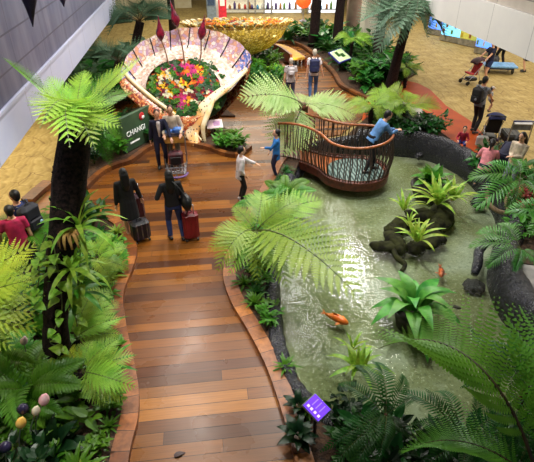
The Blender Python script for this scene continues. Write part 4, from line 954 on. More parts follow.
    if blen == 'skirt':
        tb(b, [(0, 0, hip+.09), (0, 0, hip), (0, .0, hip-.2), (0, 0, hip-.42)], [(.15, .12), (.18, .14), (.2, .16), (.22, .18)], 16)
    else:
        tb(b, [(0, 0, hip-.11), (0, 0, hip), (0, 0, hip+.11)], [(.15, .115), (.175, .127), (.155, .118)], 14)
        for sg in (-1, 1):
            hj, k, a = HIP[sg], KN[sg], AN[sg]
            if blen >= .9: tb(b, [hj+V((0, 0, .03)), hj, lerp(hj, k, .4), k, lerp(k, a, .4), lerp(k, a, .97)], [.09, .096, .086, .066, .064, .05])
            else: tb(b, [hj+V((0, 0, .03)), hj, lerp(hj, k, .4), lerp(hj, k, blen+.3)], [.09, .097, .092, .085])
    b.build('skirt' if blen == 'skirt' else 'trousers' if blen >= .9 else 'shorts', bot, t, True, remesh=.013*s)
    for sg in (-1, 1):
        a = AN[sg]; f = footdir(sg); b = MB()
        tb(b, [a-f*.075-V((0, 0, .03)), a-f*.03-V((0, 0, .032)), a+f*.05-V((0, 0, .038)), a+f*.13-V((0, 0, .05)), a+f*.185-V((0, 0, .056))], [(.03, .03), (.046, .044), (.048, .037), (.046, .026), (.026, .016)], 10, V((0, 0, 1)))
        b.build('shoe', shoe, t, True)
        b = MB(); b.ell(S(hd((sg*.031, .095, 1.615))), (.0125*s*hs, .009*s*hs, .009*s*hs), HR, 8, 6); b.build('eye', EYE, bd, True)
    b = MB(); b.ell(S(hd((0, .094, 1.548))), (.023*s*hs, .014*s*hs, .007*s*hs), HR, 8, 5); b.build('mouth', LIP, bd, True)
    if hair[1] != 'bald':
        b = MB(); b.ell(S(hd((0, -.022, 1.635))), (.086*s*hs, .098*s*hs, .098*s*hs), HR, 14, 10); b.ell(S(hd((0, -.05, 1.59))), (.074*s*hs, .06*s*hs, .085*s*hs), HR, 12, 8)
        if hair[1] == 'long':
            b.tube([S(hd(q)) for q in ((0, -.04, 1.66), (0, -.085, 1.58), (0, -.105, 1.48), (0, -.125, 1.36), (0, -.125, 1.24))], [(.085*s*hs, .06*s), (.095*s*hs, .06*s), (.10*s, .05*s), (.095*s, .045*s), (.05*s, .02*s)], 12)
        if hair[1] == 'tail':
            b.tube([S(hd(q)) for q in ((0, -.09, 1.66), (0, -.14, 1.62), (0, -.15, 1.5), (0, -.13, 1.38))], [.03*s, .035*s, .03*s, .012*s], 8)
        b.build('hair', hm, t, True, remesh=.012*s)
    if cap is not None:
        b = MB(); b.ell(S(hd((0, 0, 1.66))), (.09*s*hs, .108*s*hs, .075*s*hs), HR, 14, 8); b.tube([S(hd((0, .06, 1.655))), S(hd((0, .17, 1.64)))], [(.075*s*hs, .012*s), (.06*s*hs, .01*s)], 10, up=(0, 0, 1)); b.build('cap', cap, t, True)
    return t
def gp(u, v, z=0): p = P(u, v, z); return V((p.x, p.y, 0))
def under(u, v, h): p = P(u, v, h); return V((p.x, p.y, 0))
pw = gp(163, 167)
person('woman in navy trouser suit and white blouse standing left of the luggage trolley', pw, 190, 1.62, NAVY, bot=NAVY, hair=(HAIRBR, 'short'), blouse=WHT_C, lh=(-.28, .32, .98), rh=(.26, .02, .82), yaw=0, pitch=8, hem=.78)
pt = gp(177, 171)
person('smiling man in cream shirt standing behind the luggage trolley', pt+V((-.04, .42, 0)), 182, 1.68, CRM, bot=cloth('khaki', (120, 104, 84)), hair=(HAIRBR, 'short'), lh=(-.22, .26, 1.0), rh=(.22, .26, 1.0), pitch=8)
p3 = gp(177, 239.5)
person('woman in black jacket and jeans seen from behind, pulling a red suitcase', p3, 12, 1.64, BLK, bot=JEAN, hair=(HAIRB, 'long'), lh=(-.30, .16, 1.02), rh=(.29, -.02, .80), lf=(-.12, .06, .075), rf=(.14, -.06, .075), sway=-2, hem=.9)
person('child in white top and black trousers reaching an arm out to the right', gp(241, 200.5), -82, 1.38, WHT_C, bot=BLK, hair=(HAIRB, 'short'), rh=(.16, .1, .92), lh=(-.05, .52, 1.12), shoe=SHOEW, kid=.5, lean=4, pitch=8, hem=.76)
person('child in blue top half hidden under the pale fern beside the platform', gp(276, 177), 88, 1.3, BLUE, bot=NAVY, hair=(HAIRB, 'short'), lh=(-.1, .42, 1.15), rh=(.2, .2, .9), kid=.5, hem=.7)
person('man in light blue denim shirt leaning on the platform handrail', V((4.28, 11.85, .035)), -84, 1.74, DENIM, bot=BLK, hair=(HAIRB, 'short'), lean=32, lh=(-.02, .62, 1.1), rh=(.06, .63, 1.11), lf=(-.1, .14, .075), rf=(.1, -.16, .075), pitch=10)
person('grey-haired woman in pale grey top walking away on the far deck', gp(290, 103.5), -4, 1.62, cloth('pale_grey', (200, 190, 190)), bot=cloth('slate', (58, 62, 96)), hair=(HAIRG, 'short'), lf=(-.09, .1, .075), rf=(.09, -.1, .075), tlen='short')
p8 = gp(312.5, 98.5)
person('man in white shirt with navy backpack walking away on the far deck', p8, -8, 1.78, WHT_C, bot=cloth('blue_jeans', (70, 100, 150)), hair=(HAIRG, 'short'), tlen='short', lf=(-.1, -.12, .075), rf=(.1, .12, .075), rh=(.32, .06, .84))
p9 = gp(485, 82)
person('woman in navy top and shorts pushing the red pushchair', p9, 100, 1.62, NAVY, bot=JEAN, blen=.3, hair=(HAIRB, 'long'), tlen='short', cap=OCHRE, lh=(-.2, .42, 1.0), rh=(.2, .42, 1.0), lf=(-.1, .12, .075), rf=(.1, -.14, .075))
p10 = gp(473, 132)
person('man in grey t-shirt with black backpack holding a toddler at right', p10, -62, 1.75, GRY, bot=BLK, hair=(HAIRB, 'short'), skin=SKINT, tlen='short', lh=(-.1, .44, 1.08), rh=(.12, .42, .98), lf=(-.1, .08, .075), rf=(.1, -.1, .075), pitch=10)
q = V((cos(R(-62+90)), sin(R(-62+90)), 0))
person('toddler in white cap held out by the man with the black backpack', p10+q*.52+V((0, 0, .56)), -100, .78, cloth('light_grey', (200, 200, 206)), bot=GRY, blen=.3, kid=1, tlen='short', cap=WHT_C, lf=(-.1, .1, .14), rf=(.1, .06, .12))
person('small child in red and blue behind the black pond rim', V((7.5, 13.1, 0)), 150, 1.0, RED, bot=ROYAL, kid=.8, rh=(.2, .42, .55), lh=(-.2, .42, .55), hem=.78, hip=.42, lean=18, lf=(-.12, .12, .075), rf=(.12, .12, .075))
person('woman in pink top with dark ponytail beyond the pond rim', under(491, 143, 1.25), -40, 1.56, PNK, bot=NAVY, hair=(HAIRB, 'tail'), tlen='short', hip=.66, lf=(-.16, .1, .075), rf=(.18, .05, .075), lean=30, rh=(.16, .5, .8), lh=(-.2, .5, .8))
p13 = under(524, 133, 1.58)
person('woman in cream blouse with folded arms at the right edge', p13, 120, 1.58, CRM, bot=cloth('pale_jeans', (170, 176, 196)), hair=(HAIRB, 'long'), lh=(.0, .26, 1.12), rh=(.02, .25, 1.06), pitch=12)
p12 = under(507, 139, 1.3)
person('stooping person in navy bending over the luggage at right', p12, -60, 1.66, NAVY, bot=NAVY, hair=(HAIRB, 'short'), lean=64, hip=.86, lh=(-.16, .62, .75), rh=(.16, .62, .75), pitch=20)
p14 = under(122, 169, 1.62)
person('long-haired woman in black standing with suitcases left of the deck', p14, 20, 1.62, BLK, bot=BLK, blen='skirt', hair=(HAIRB, 'long'), rh=(.32, .1, .86))
p15 = under(8, 207, 1.62)
person('person in magenta shirt at the left frame edge', p15, 20, 1.64, MAG, bot=NAVY, hair=(HAIRB, 'short'), tlen='short', lh=(-.3, .2, .95))
p16 = under(13, 192, 1.7)
person('person in navy jacket with black backpack at the left edge', p16, 60, 1.72, cloth('navy_blue', (28, 44, 96)), bot=BLK, hair=(HAIRB, 'short'))
p17 = gp(499, 66)
person('person in black under the right soffit, only legs and coat seen', p17, 20, 1.7, BLK, bot=BLK, lf=(-.14, .1, .075), rf=(.14, -.1, .075), hem=.7)
p18 = gp(524, 71.5)
person('person in dark skirt under the right soffit at the frame edge', p18, 60, 1.62, BLK, bot=BLK, blen='skirt')
# ------------------------------------------------------------------ luggage
def suitcase(label, loc, rz, w, h, d, m, handle=.3, tilt=0, z=0, name='suitcase', trim=None, lie=False):
    t = thing(name, label, 'suitcase', V(loc)+V((0, 0, z)), R(rz)); T = Matrix.Rotation(R(tilt), 3, 'X')
    if lie: T = Matrix.Rotation(R(-90), 3, 'X')
    up = V((0, 0, d/2)) if lie else V((0, 0, 0))
    def A(p): return T @ V(p)+up
    b = MB(); b.box(A((0, 0, h/2+.06)), (w, d, h), T, 0, .05); b.build('shell', m, t)
    for k in (-1, 0, 1):
        b = MB(); b.box(A((k*w*.28, 0, h/2+.06)), (w*.07, d+.016, h*.86), T, 0, .006); b.build('rib', trim or m, t)
    for sx in (-1, 1):
        for sy in (-1, 1):
            b = MB(); b.lathe([(.032, -.014), (.032, .014)], 12, A((sx*w*.38, sy*d*.32, .033)), T @ Matrix.Rotation(pi/2, 3, 'Y')); b.build('wheel', BLACK, t)
    if handle:
        b = MB(); z0 = h+.05; b.tube([A(q) for q in ((-w*.22, -d*.3, z0), (-w*.22, -d*.3, z0+handle), (w*.22, -d*.3, z0+handle), (w*.22, -d*.3, z0))], .012, 6); b.build('handle', STEEL, t, True)
    b = MB(); b.tube([A(q) for q in ((-w*.14, 0, h+.05), (-w*.1, 0, h+.1), (w*.1, 0, h+.1), (w*.14, 0, h+.05))], .014, 6); b.build('carry_grip', BLACK, t, True)
    return t
suitcase('dark red suitcase at the right side of the woman in black jacket', gp(192, 239), 10, .33, .62, .26, mat('case_red', (128, 22, 34), .4, (96, 14, 26), 3), .22)
suitcase('black suitcase with coloured straps standing on the deck edge at left', gp(142, 240), 25, .38, .44, .28, mat('case_black', (14, 14, 26), .5, (8, 8, 16), 6), .0, trim=mat('case_strap', (96, 90, 60), .5, (60, 40, 70), 12))
suitcase('slim maroon suitcase beside the long-haired woman in black', gp(139, 219), 30, .3, .58, .24, mat('case_maroon', (72, 30, 44), .4, (46, 20, 32), 4), .3)
def backpack(label, loc, rz, z, m, w=.32, h=.46, d=.18, spotc=None):
    t = thing('backpack', label, 'backpack', V(loc)+V((0, 0, z)), R(rz))
    b = MB(); b.box((0, 0, h/2), (w, d, h), None, 0, .06); b.build('main_bag', m, t, True, remesh=.014)
    b = MB(); b.box((0, -d*.55, h*.32), (w*.75, d*.35, h*.42), None, 0, .03); fp = b.build('front_pocket', m, t)
    for sg in (-1, 1):
        b = MB(); b.tube(spl([(sg*w*.28, d*.4, h*.95), (sg*w*.36, d*.9, h*.99), (sg*w*.44, d*1.5, h*.72), (sg*w*.42, d*.9, h*.25), (sg*w*.36, d*.4, h*.12)], 4), (.022), 6, flat=.4); b.build('strap', BLACK, t, True)
    b = MB(); b.tube([(-.05, 0, h-.01), (0, 0, h+.04), (.05, 0, h-.01)], .01, 6); b.build('grab_loop', BLACK, t, True)
    if spotc: b = MB(); b.ell((w*.2, -d*.76, h*.34), (.04, .015, .04), nu=10, nv=6); b.build('badge', spotc, fp, True)
    return t
def behind(p, face, d): a = R(face+90); return V((p.x-cos(a)*d, p.y-sin(a)*d, p.z))
backpack('navy backpack on the white-shirted man walking away', behind(p8, -8, .235), -8, 1.02, mat('pack_navy', (34, 40, 84), .7, (22, 28, 60), 8), .36, .5, .2)
backpack('black backpack on the man in grey t-shirt at right', behind(p10, -62, .235), -62, .98, mat('pack_black', (24, 24, 28), .7, (14, 14, 18), 8), .34, .5, .2, GRY)
backpack('black backpack with pale badge on the person at the left edge', behind(p16, 60, .24), 60, .96, mat('pack_dark', (26, 28, 42), .7, (16, 18, 28), 8), .4, .52, .24, mat('badge_pale', (150, 190, 220), .4))
backpack('pale grey rucksack on the grey-haired woman walking away', behind(gp(290, 103.5), -4, .2), -4, 1.08, mat('pack_grey', (196, 190, 192), .7, (160, 156, 160), 8), .26, .3, .12)
# shoulder bag of the walking woman
t = thing('shoulder_bag', 'large black shoulder bag hanging at the walking woman\'s right hip', 'bag', p3+V((.27, -.1, 0)), R(20))
b = MB(); b.tube([(0, -.2, 1.0), (0, -.1, .98), (0, .08, .98), (0, .18, 1.0)], [(.06, .1), (.1, .18), (.1, .18), (.06, .1)], 12, up=(0, 0, 1)); b.build('bag_body', mat('bag_black', (14, 14, 18), .45, (8, 8, 10), 8), t, True)
b = MB(); b.tube(spl([(0, -.16, 1.08), (-.12, -.06, 1.34), (-.22, .05, 1.46), (-.14, .12, 1.32), (0, .14, 1.08)], 4), .016, 6, flat=.5); b.build('strap', BLACK, t, True)
b = MB(); b.box((.1, 0, 1.0), (.015, .16, .12), None, 0, .004); b.build('pocket', MATS['bag_black'], t)
def trolley(label, loc, rz, panel, load=None):
    t = thing('luggage_trolley', label, 'trolley', loc, R(rz)); G = STEEL
    for sg in (-1, 1):
        b = MB(); b.tube(spl([(sg*.27, -.3, .98), (sg*.29, -.26, .7), (sg*.29, -.22, .2), (sg*.27, -.1, .15), (sg*.2, .5, .13)], 4), .018, 8); b.build('side_tube', G, t, True)
    b = MB(); b.tube([(-.3, -.32, 1.0), (.3, -.32, 1.0)], .024, 8); b.build('handle', mat('trolley_grip', (50, 60, 120), .4), t, True)
    b = MB(); b.box((0, -.24, .8), (.54, .02, .17), None, 0, .005); b.build('advert_panel', panel, t)
    b = MB()
    for k in range(7): b.tube([(-.24+k*.08, -.2, .16), (-.2+k*.066, .48, .14)], .008, 5)
    for y in (-.1, .12, .34): b.tube([(-.25, y, .155), (.25, y, .155)], .008, 5)
    b.build('platform_grid', G, t)
    b = MB()
    for k in range(8): b.tube([(-.26+k*.074, .46, .15), (-.26+k*.074, .52, .34)], .009, 5)
    b.tube([(-.28, .52, .34), (.28, .52, .34)], .016, 6); b.tube([(-.28, .46, .15), (.28, .46, .15)], .016, 6); b.build('front_rack', G, t)
    b = MB(); b.tube(spl([(-.3, .4, .12), (-.2, .6, .12), (0, .66, .12), (.2, .6, .12), (.3, .4, .12)], 4), .03, 8); b.build('bumper', mat('bumper_purple', (130, 96, 170), .4), t, True)
    b = MB(); b.box((0, -.3, .93), (.5, .16, .02)); b.tube([(-.25, -.38, 1.0), (.25, -.38, 1.0)], .008, 5); b.tube([(-.25, -.22, 1.0), (.25, -.22, 1.0)], .008, 5); b.build('top_basket', G, t)
    for x, y in ((-.25, -.2), (.25, -.2), (0, .5)):
        b = MB(); b.lathe([(.03, -.02), (.065, -.018), (.065, .018), (.03, .02)], 14, (x, y, .066), Matrix.Rotation(pi/2, 3, 'Y')); b.build('wheel', BLACK, t)
    return t
trolley('silver airport luggage trolley with amber panel in front of the man in cream', pt, 182, mat('panel_amber', (232, 176, 84), .4))
t = thing('blue_bag', 'blue carrier bags piled in the trolley top basket', 'bag', pt+V((0, .3, .945)), R(182)); b = MB(); b.box((-.1, 0, .1), (.24, .17, .2), Matrix.Rotation(.15, 3, 'Y'), 0, .05); b.box((.13, 0, .08), (.2, .16, .16), None, 0, .04); b.build('bag_body', mat('bag_blue', (54, 110, 210), .5, (110, 160, 230), 10), t, True, remesh=.015); b = MB(); b.tube([(-.14, 0, .2), (-.1, 0, .27), (-.06, 0, .2)], .008, 5); b.build('handle', WHITE, t)
t = thing('hand_luggage', 'dark red and black bag lying inside the trolley frame', 'bag', pt+V((0, .05, .175)), R(182)); b = MB(); b.box((0, 0, .2), (.4, .3, .38), None, 0, .06); b.build('bag_body', mat('bag_wine', (96, 34, 44), .6, (40, 24, 34), 7), t, True, remesh=.016); b = MB(); b.tube([(-.1, 0, .38), (0, 0, .46), (.1, 0, .38)], .012, 6); b.build('handle', BLACK, t, True); b = MB(); b.box((0, .16, .18), (.28, .03, .2), None, 0, .01); b.build('pocket', BLACK, t)
def pushchair(label, loc, rz, fabric, hood, hm):
    t = thing('pushchair', label, 'pushchair', loc, R(rz))
    for sg in (-1, 1):
        b = MB(); b.tube(spl([(sg*.22, -.42, 1.0), (sg*.22, -.2, .72), (sg*.22, .3, .14)], 4), .013, 6); b.tube([(sg*.22, -.08, .58), (sg*.22, -.3, .12)], .013, 6); b.build('side_frame', STEEL, t, True)
    b = MB(); b.tube([(-.22, -.42, 1.0), (.22, -.42, 1.0)], .018, 8); b.build('handle', BLACK, t, True)
    b = MB(); b.box((0, .06, .42), (.4, .36, .06), Matrix.Rotation(.15, 3, 'X'), 0, .02); b.box((0, -.17, .62), (.4, .06, .48), Matrix.Rotation(.35, 3, 'X'), 0, .02); b.build('seat', fabric, t)
    b = MB(); N = 8; vs = []
    for i in range(N+1):
        for j in range(9):
            a = R(-10+120*i/N); c = -1+2*j/8; vs.append((c*.23, -.22+cos(a+.5)*.33*(1-.25*c*c), .72+math.sin(a+.5)*.3*(1-.25*c*c)))
    b.add(vs, [(i*9+j, i*9+j+1, (i+1)*9+j+1, (i+1)*9+j) for i in range(N) for j in range(8)]); o = b.build('hood', hm, t, True); mo = o.modifiers.new('thickness', 'SOLIDIFY'); mo.thickness = .012
    b = MB(); b.box((0, 0, .2), (.36, .4, .14), None, 0, .04); b.build('basket', BLACK, t)
    b = MB(); b.box((0, .3, .2), (.36, .08, .03), None, 0, .01); b.build('footrest', BLACK, t)
    for sg in (-1, 1):
        for y in (.3, -.3):
            b = MB(); b.lathe([(.03, -.018), (.085, -.016), (.085, .016), (.03, .018)], 16, (sg*.24, y, .087), Matrix.Rotation(pi/2, 3, 'Y')); b.build('wheel', BLACK, t)
    return t
pushchair('red pushchair pushed by the woman in navy over the yellow carpet', p9+V((-.72, -.12, 0)), 100, mat('fabric_red', (196, 40, 46), .7, (150, 26, 36), 8), True, mat('fabric_dark', (70, 30, 48), .7, (40, 20, 30), 8))
pushchair('navy pushchair with a pale bag beside the man with the toddler', gp(488, 143), -20, DARK, True, mat('hood_navy', (32, 42, 92), .7, (24, 30, 70), 8))
t = thing('tote_bag', 'pale grey bag hanging on the left of the navy pushchair', 'bag', gp(482, 146)+V((-.1, -.1, .0)), R(-20)); b = MB(); b.box((0, 0, .2), (.34, .16, .36), None, 0, .05); b.build('bag_body', mat('bag_pale', (190, 190, 180), .7, (150, 150, 150), 6), t, True, remesh=.015); b = MB(); b.tube([(-.08, 0, .38), (0, 0, .6), (.08, 0, .38)], .012, 6); b.build('handle', BLACK, t, True)
tl = gp(511, 150)
trolley('grey luggage trolley under the black suitcase at the right', tl, -10, GRY)
suitcase('black suitcase lying flat on the right-hand grey trolley', tl+V((.02, -.02, 0)), -14, .5, .66, .26, mat('case_coal', (28, 28, 32), .5, (18, 18, 22), 8), 0, z=.17, lie=True)
t = thing('flat_trolley', 'low blue flatbed trolley on the carpet behind the pushchair', 'trolley', gp(498, 72), R(-15))
b = MB(); b.box((0, 0, .3), (1.35, .8, .08), None, 0, .02); b.build('deck', mat('flatbed_blue', (120, 176, 232), .4), t)
for sx in (-1, 1):
    for sy in (-1, 1): b = MB(); b.lathe([(.03, -.03), (.12, -.03), (.12, .03), (.03, .03)], 14, (sx*.5, sy*.3, .125), Matrix.Rotation(pi/2, 3, 'Y')); b.build('wheel', BLACK, t)
b = MB(); b.box((0, 0, .22), (1.1, .6, .08)); b.build('frame', mat('flatbed_frame', (60, 70, 110), .4), t)
t = thing('duffel_bag', 'grey and black bag carried at the knees of the soffit person in black', 'bag', p17+V((-.42, -.15, 0)), R(30)); b = MB(); b.tube([(-.28, 0, .3), (-.2, 0, .32), (.2, 0, .32), (.28, 0, .3)], [.12, .17, .17, .12], 12); b.build('bag_body', mat('bag_greyblack', (90, 90, 96), .6, (30, 30, 34), 5), t, True); b = MB(); b.tube([(-.12, 0, .45), (0, 0, .74), (.12, 0, .45)], .016, 6); b.build('handle', BLACK, t, True); b = MB(); b.box((0, 0, .08), (.3, .2, .16), None, 0, .03); b.build('base_pad', BLACK, t)
# ------------------------------------------------------------------ pond plants, rocks, fish
def leafy(name, label, cat, loc, leaves, group=None, partname='leaf'):
    t = thing(name, label, cat, loc, 0, group); o = ORG[t.name]
    for me, a, b, roll, wid in leaves: inst(partname, me, t, chordmat(a, b, roll, wid))
    return t
def rosette(name, label, loc, me, n, L, e0, e1, seed=0, rise=0, wid=1, group=None, base=None):
    r = random.Random(seed); lv = []
    for i in range(n):
        k = i/max(1, n-1); a = i*2.39996+r.uniform(-.3, .3); el = R(lerp(e1, e0, k)+r.uniform(-7, 7)); l = L*r.uniform(.8, 1.1)*(1-.2*k)
        o = V((cos(a)*.03*L, sin(a)*.03*L, .03+rise*k)); lv.append((me if not isinstance(me, list) else r.choice(me), o, o+V((cos(a)*cos(el), sin(a)*cos(el), sin(el)))*l, r.uniform(-.2, .2), wid))
    t = leafy(name, label, 'plant', loc, lv, group)
    if base: base(t)
    return t
LANCE = one_leaf('leaf', L_GLOSS, 1, .27, .22, 'lance', .18); LANCED = one_leaf('leaf', L_DARK, 1, .36, .18, 'ovate', .15); STRAPL = one_leaf('leaf', leafmat('leaf_brom', (190, 208, 84), (120, 166, 48), .45, .25, .3), 1, .125, .2, 'strap'); STRAPM = one_leaf('leaf', L_MID, 1, .14, .2, 'strap'); OVATE = one_leaf('leaf', L_MID, 1, .45, .15, 'ovate', .2); HEART = one_leaf('leaf', L_LIME, 1, .72, .15, 'heart', .15)
POT = mat('dark_pot', (52, 38, 30), .6, (30, 24, 20), 10, .3)
def potbase(r, h, z=0):
    def f(t):
        b = MB(); b.lathe([(r*.8, z-.28), (r, z-.02), (r*1.05, z+h), (r*.9, z+h), (r*.85, z+h-.03), (.01, z+h-.03)], 18); b.build('pot', POT, t, True)
    return f
rosette('broadleaf_water_plant', 'large glossy broad-leaved plant in a round pot in mid pond', P(411, 316, ZW)+V((0, 0, .05)), one_leaf('leaf', leafmat('leaf_water', (100, 170, 66), (60, 130, 46), .42, .2, .25, 6, .4), 1, .29, .34, 'lance', .16), 22, .9, 52, -2, 3, .1, 1.15, None, potbase(.3, .06))
rosette('potted_water_shrub', 'round-leaved shrub in a dark bowl at the far side of the pond', P(430, 190, ZW)+V((0, 0, .1)), one_leaf('leaf', L_MID, 1, .42, .2, 'ovate', .2), 28, .62, 75, 5, 4, .1, 1, None, potbase(.5, .06))
for i, (lab, u, v, L, n) in enumerate((('largest yellow-green bromeliad on the dark pond rocks', 437, 206, .85, 20), ('yellow-green bromeliad leaning over the largest one, at its right', 452, 202, .7, 13), ('small yellow-green bromeliad on the left of the pond rocks', 403, 212, .62, 11), ('yellow-green bromeliad at the front of the pond rocks', 416, 243, .68, 13), ('smallest bromeliad between the front and left ones', 408, 227, .4, 9))):
    z = P(u, v, -.05); rosette('bromeliad', lab, z, STRAPL, n, L, 78, 18, 10+i, .05, 1.1)
def rock(label, p, r, seed, m=None, group=None, name='rock'):
    b = MB(); b.ell((0, 0, 0), r, None, 18, 12); b.v = [tuple(V(q)*(1+.35*noise.noise(V(q)*2.6/max(r)+V((seed*3.1, 0, 0)))+.12*noise.noise(V(q)*7/max(r)+V((0, seed, 0))))) for q in b.v]
    o = b.build(name, m or MOSSR, None, True); o.location = p; o.rotation_euler = (0, 0, seed*1.3); tag(o, label, 'rock', group); return o
MOSSR = mat('mossy_rock', (50, 52, 24), .85, (20, 19, 10), 5, .8, spec=.15)
for i, (u, v, a, b_, h, lab) in enumerate(((442, 217, .5, .3, .2, 'dark rock under the largest bromeliad'), (424, 217, .42, .24, .18, 'mossy rock left of the largest bromeliad'), (436, 226, .4, .2, .15, 'long flat mossy rock in the middle of the rock group'), (432, 235, .36, .2, .14, 'flat mossy rock just behind the front bromeliad'), (402, 224, .32, .22, .16, 'dark rock under the small left bromeliad'), (395, 243, .42, .22, .17, 'front left dark rock of the pond group'), (384, 247, .3, .18, .13, 'leftmost low rock of the pond group'), (416, 248, .24, .2, .14, 'dark rock at the foot of the front bromeliad'), (393, 232, .22, .2, .2, 'upright lump on the left pond rocks'), (430, 243, .34, .18, .12, 'low rock to the right of the front bromeliad'))):
    rock(lab, P(u, v, ZW-.02), (a, b_, h), i+1)
b = MB(); r0 = P(393, 248, -.2); b.tube(spl([r0, r0+V((-.05, -.35, .02)), r0+V((.05, -.6, -.02)), r0+V((-.1, -.8, -.03))], 5), [.06]*10+[.05]*6, 7); o = b.build('sunken_root', MOSSR, None, True); tag(o, 'thin dark root trailing from the front left pond rock', 'root')
rock('dark stone under water near the big right rim', P(474, 286, -.34), (.2, .18, .12), 31, ROCK); rock('small dark stone at the far pond edge beside the platform', P(419, 156, -.2), (.16, .12, .1), 32, ROCK); rock('dark stone in the water below the overhanging palm', P(478, 203, -.25), (.2, .16, .12), 33, ROCK)
b = MB(); q = P(478, 262, -.12); b.tube(spl([q+V((-.18, -.25, -.12)), q, q+V((.2, .35, .05)), q+V((.5, .5, .2))], 4), [.07, .08, .09, .1, .1, .1, .1, .1, .1, .1, .1, .1, .1], 8); o = b.build('sunken_log', ROCK, None, True); tag(o, 'black log dipping into the water under the right palm', 'log')
t = thing('driftwood', 'curved pale driftwood hoop on the rim under the right palms', 'driftwood', P(497, 208, .3)); DW = mat('driftwood', (150, 124, 92), .7, (110, 88, 64), 8, .3)
b = MB(); b.tube(spl([(-.12, .35, .25), (-.18, .1, .1), (-.05, -.2, .02), (.3, -.32, .06), (.55, -.15, .2)], 5), .05, 8); b.build('hoop', DW, t, True)
b = MB(); b.tube(spl([(.1, -.3, .05), (.16, .0, .2), (.4, .2, .34)], 4), .035, 7); b.build('branch', DW, t, True)
def koi(label, u, v, rz, m, L=.5):
    t = thing('koi', label, 'fish', P(u, v, -.26), R(rz)); b = MB()
    b.tube([(0, -L*.5, 0), (0, -L*.46, 0), (0, -L*.3, 0), (.01, -L*.05, 0), (.0, L*.2, 0), (-.01, L*.36, 0), (-.01, L*.42, 0)], [(.01, .01), (.035*L*2, .04*L*2), (.075*L*2, .07*L*2), (.08*L*2, .075*L*2), (.055*L*2, .05*L*2), (.022*L*2, .03*L*2), (.016*L*2, .03*L*2)], 12); b.build('body', m, t, True)
    b = MB(); b.add([(-.01, L*.4, 0), (-.05, L*.6, .03), (.0, L*.52, 0), (.05, L*.6, .03), (-.05, L*.6, -.02), (.05, L*.6, -.02)], [(0, 1, 2), (0, 2, 3), (0, 4, 2), (0, 2, 5)]); b.build('tail_fin', m, t)
    for sg in (-1, 1):
        b = MB(); blade(b, (sg*.06*L*2, -L*.22, -.01), (sg, .5, -.1), (0, 0, 1), L*.22, L*.12, 0, 'ovate', 3); b.build('side_fin', m, t)
    b = MB(); blade(b, (0, -L*.1, .07*L*2), (0, 1, .1), (1, 0, 0), L*.3, L*.1, 0, 'lance', 3); b.build('dorsal_fin', m, t)
    return t
koi('larger orange koi swimming below the lime frond tip', 336, 318, 48, mat('koi_orange', (240, 104, 30), .35, (248, 140, 50), 9), .5)
koi('small orange and dark koi in the middle of the pond', 441, 271, -20, mat('koi_mixed', (236, 110, 40), .35, (70, 30, 24), 12), .4)
koi('tiny dark fish to the right of the potted pond plant', 455, 307, 60, mat('koi_dark', (60, 52, 40), .4), .22)
# ------------------------------------------------------------------ epiphytes and vines on the tall fern trunk
def axis(z): # trunk centre line at height z
    pts = spl([(-2.42, 5.35, 0), (-2.2, 5.6, 1.5), tuple(PY(77, 120, 6.3))], 10)
    return min(pts, key=lambda p: abs(p.z-z))
for i, (lab, z, off, n, L, me) in enumerate((('bright strap-leaved bird\'s-nest fern high on the tall trunk\'s right side', 2.55, (.22, -.1), 18, .62, None), ('bright strap-leaved bird\'s-nest fern lower on the tall trunk', 2.05, (.2, -.14), 16, .6, None), ('green strap-leaved plant beside the middle of the tall trunk', 1.6, (.3, .05), 14, .55, STRAPM))):
    p = axis(z)+V((off[0], off[1], 0)); rosette('birds_nest_fern', lab, p, me or one_leaf('leaf', leafmat('leaf_nest%d' % i, (168, 200, 74), (116, 168, 50)), 1, .12, .25, 'strap'), n, L, 60, -35, 60+i, .05, 1.2)
b = MB(); p = axis(2.5)+V((.12, -.2, .05)); t = thing('dry_frond_clump', 'tan dry frond clump hanging at mid height on the tall trunk', 'plant', p)
for k in range(12):
    a = k*.55; b = MB(); b.tube(spl([(0, 0, 0), (cos(a)*.12, math.sin(a)*.1-.05, .02), (cos(a)*.16, math.sin(a)*.12-.06, -.16)], 3), [(.03, .008)]*3+[(.024, .006)]*2+[(.014, .004)]*2, 6); b.build('dry_frond', mat('dry_tan', (190, 150, 84), .7, (150, 104, 50), 8), t, True)
def vine(label, pts, seed, n, L=.16):
    r = random.Random(seed); line = spl(pts, 8); t = thing('climbing_vine', label, 'vine', line[0]); o = line[0]
    b = MB(); b.tube([p-o for p in line], .008, 5); b.build('stem', STEM, t, True)
    for i in range(n):
        p = line[int((i+.5)/n*(len(line)-1))]-o; a = R(r.uniform(-150, -20)); e = r.uniform(-.7, .1); d = V((cos(a)*cos(e), sin(a)*cos(e), sin(e))); inst('leaf', HEART, t, chordmat(p, p+d*L*r.uniform(.8, 1.3), r.uniform(-.3, .3)))
A_ = lambda z, x, y: tuple(axis(z)+V((x, y, 0)))
vine('heart-leaved vine trailing down the front of the tall trunk', [A_(2.35, -.08, -.28), A_(2.0, .06, -.3), A_(1.6, .12, -.3), A_(1.2, -.02, -.32), A_(.9, .1, -.32), A_(.5, -.06, -.34)], 1, 17, .17)
vine('heart-leaved vine on the left side of the tall trunk', [A_(2.45, -.2, -.16), A_(2.2, -.26, -.16), A_(1.9, -.22, -.2), A_(1.5, -.26, -.2)], 2, 10, .17)
vine('heart-leaved vine hanging on the right side of the tall trunk', [A_(2.4, .22, -.1), A_(1.9, .28, -.1), A_(1.5, .26, -.12), A_(1.1, .3, -.1)], 3, 12, .17)
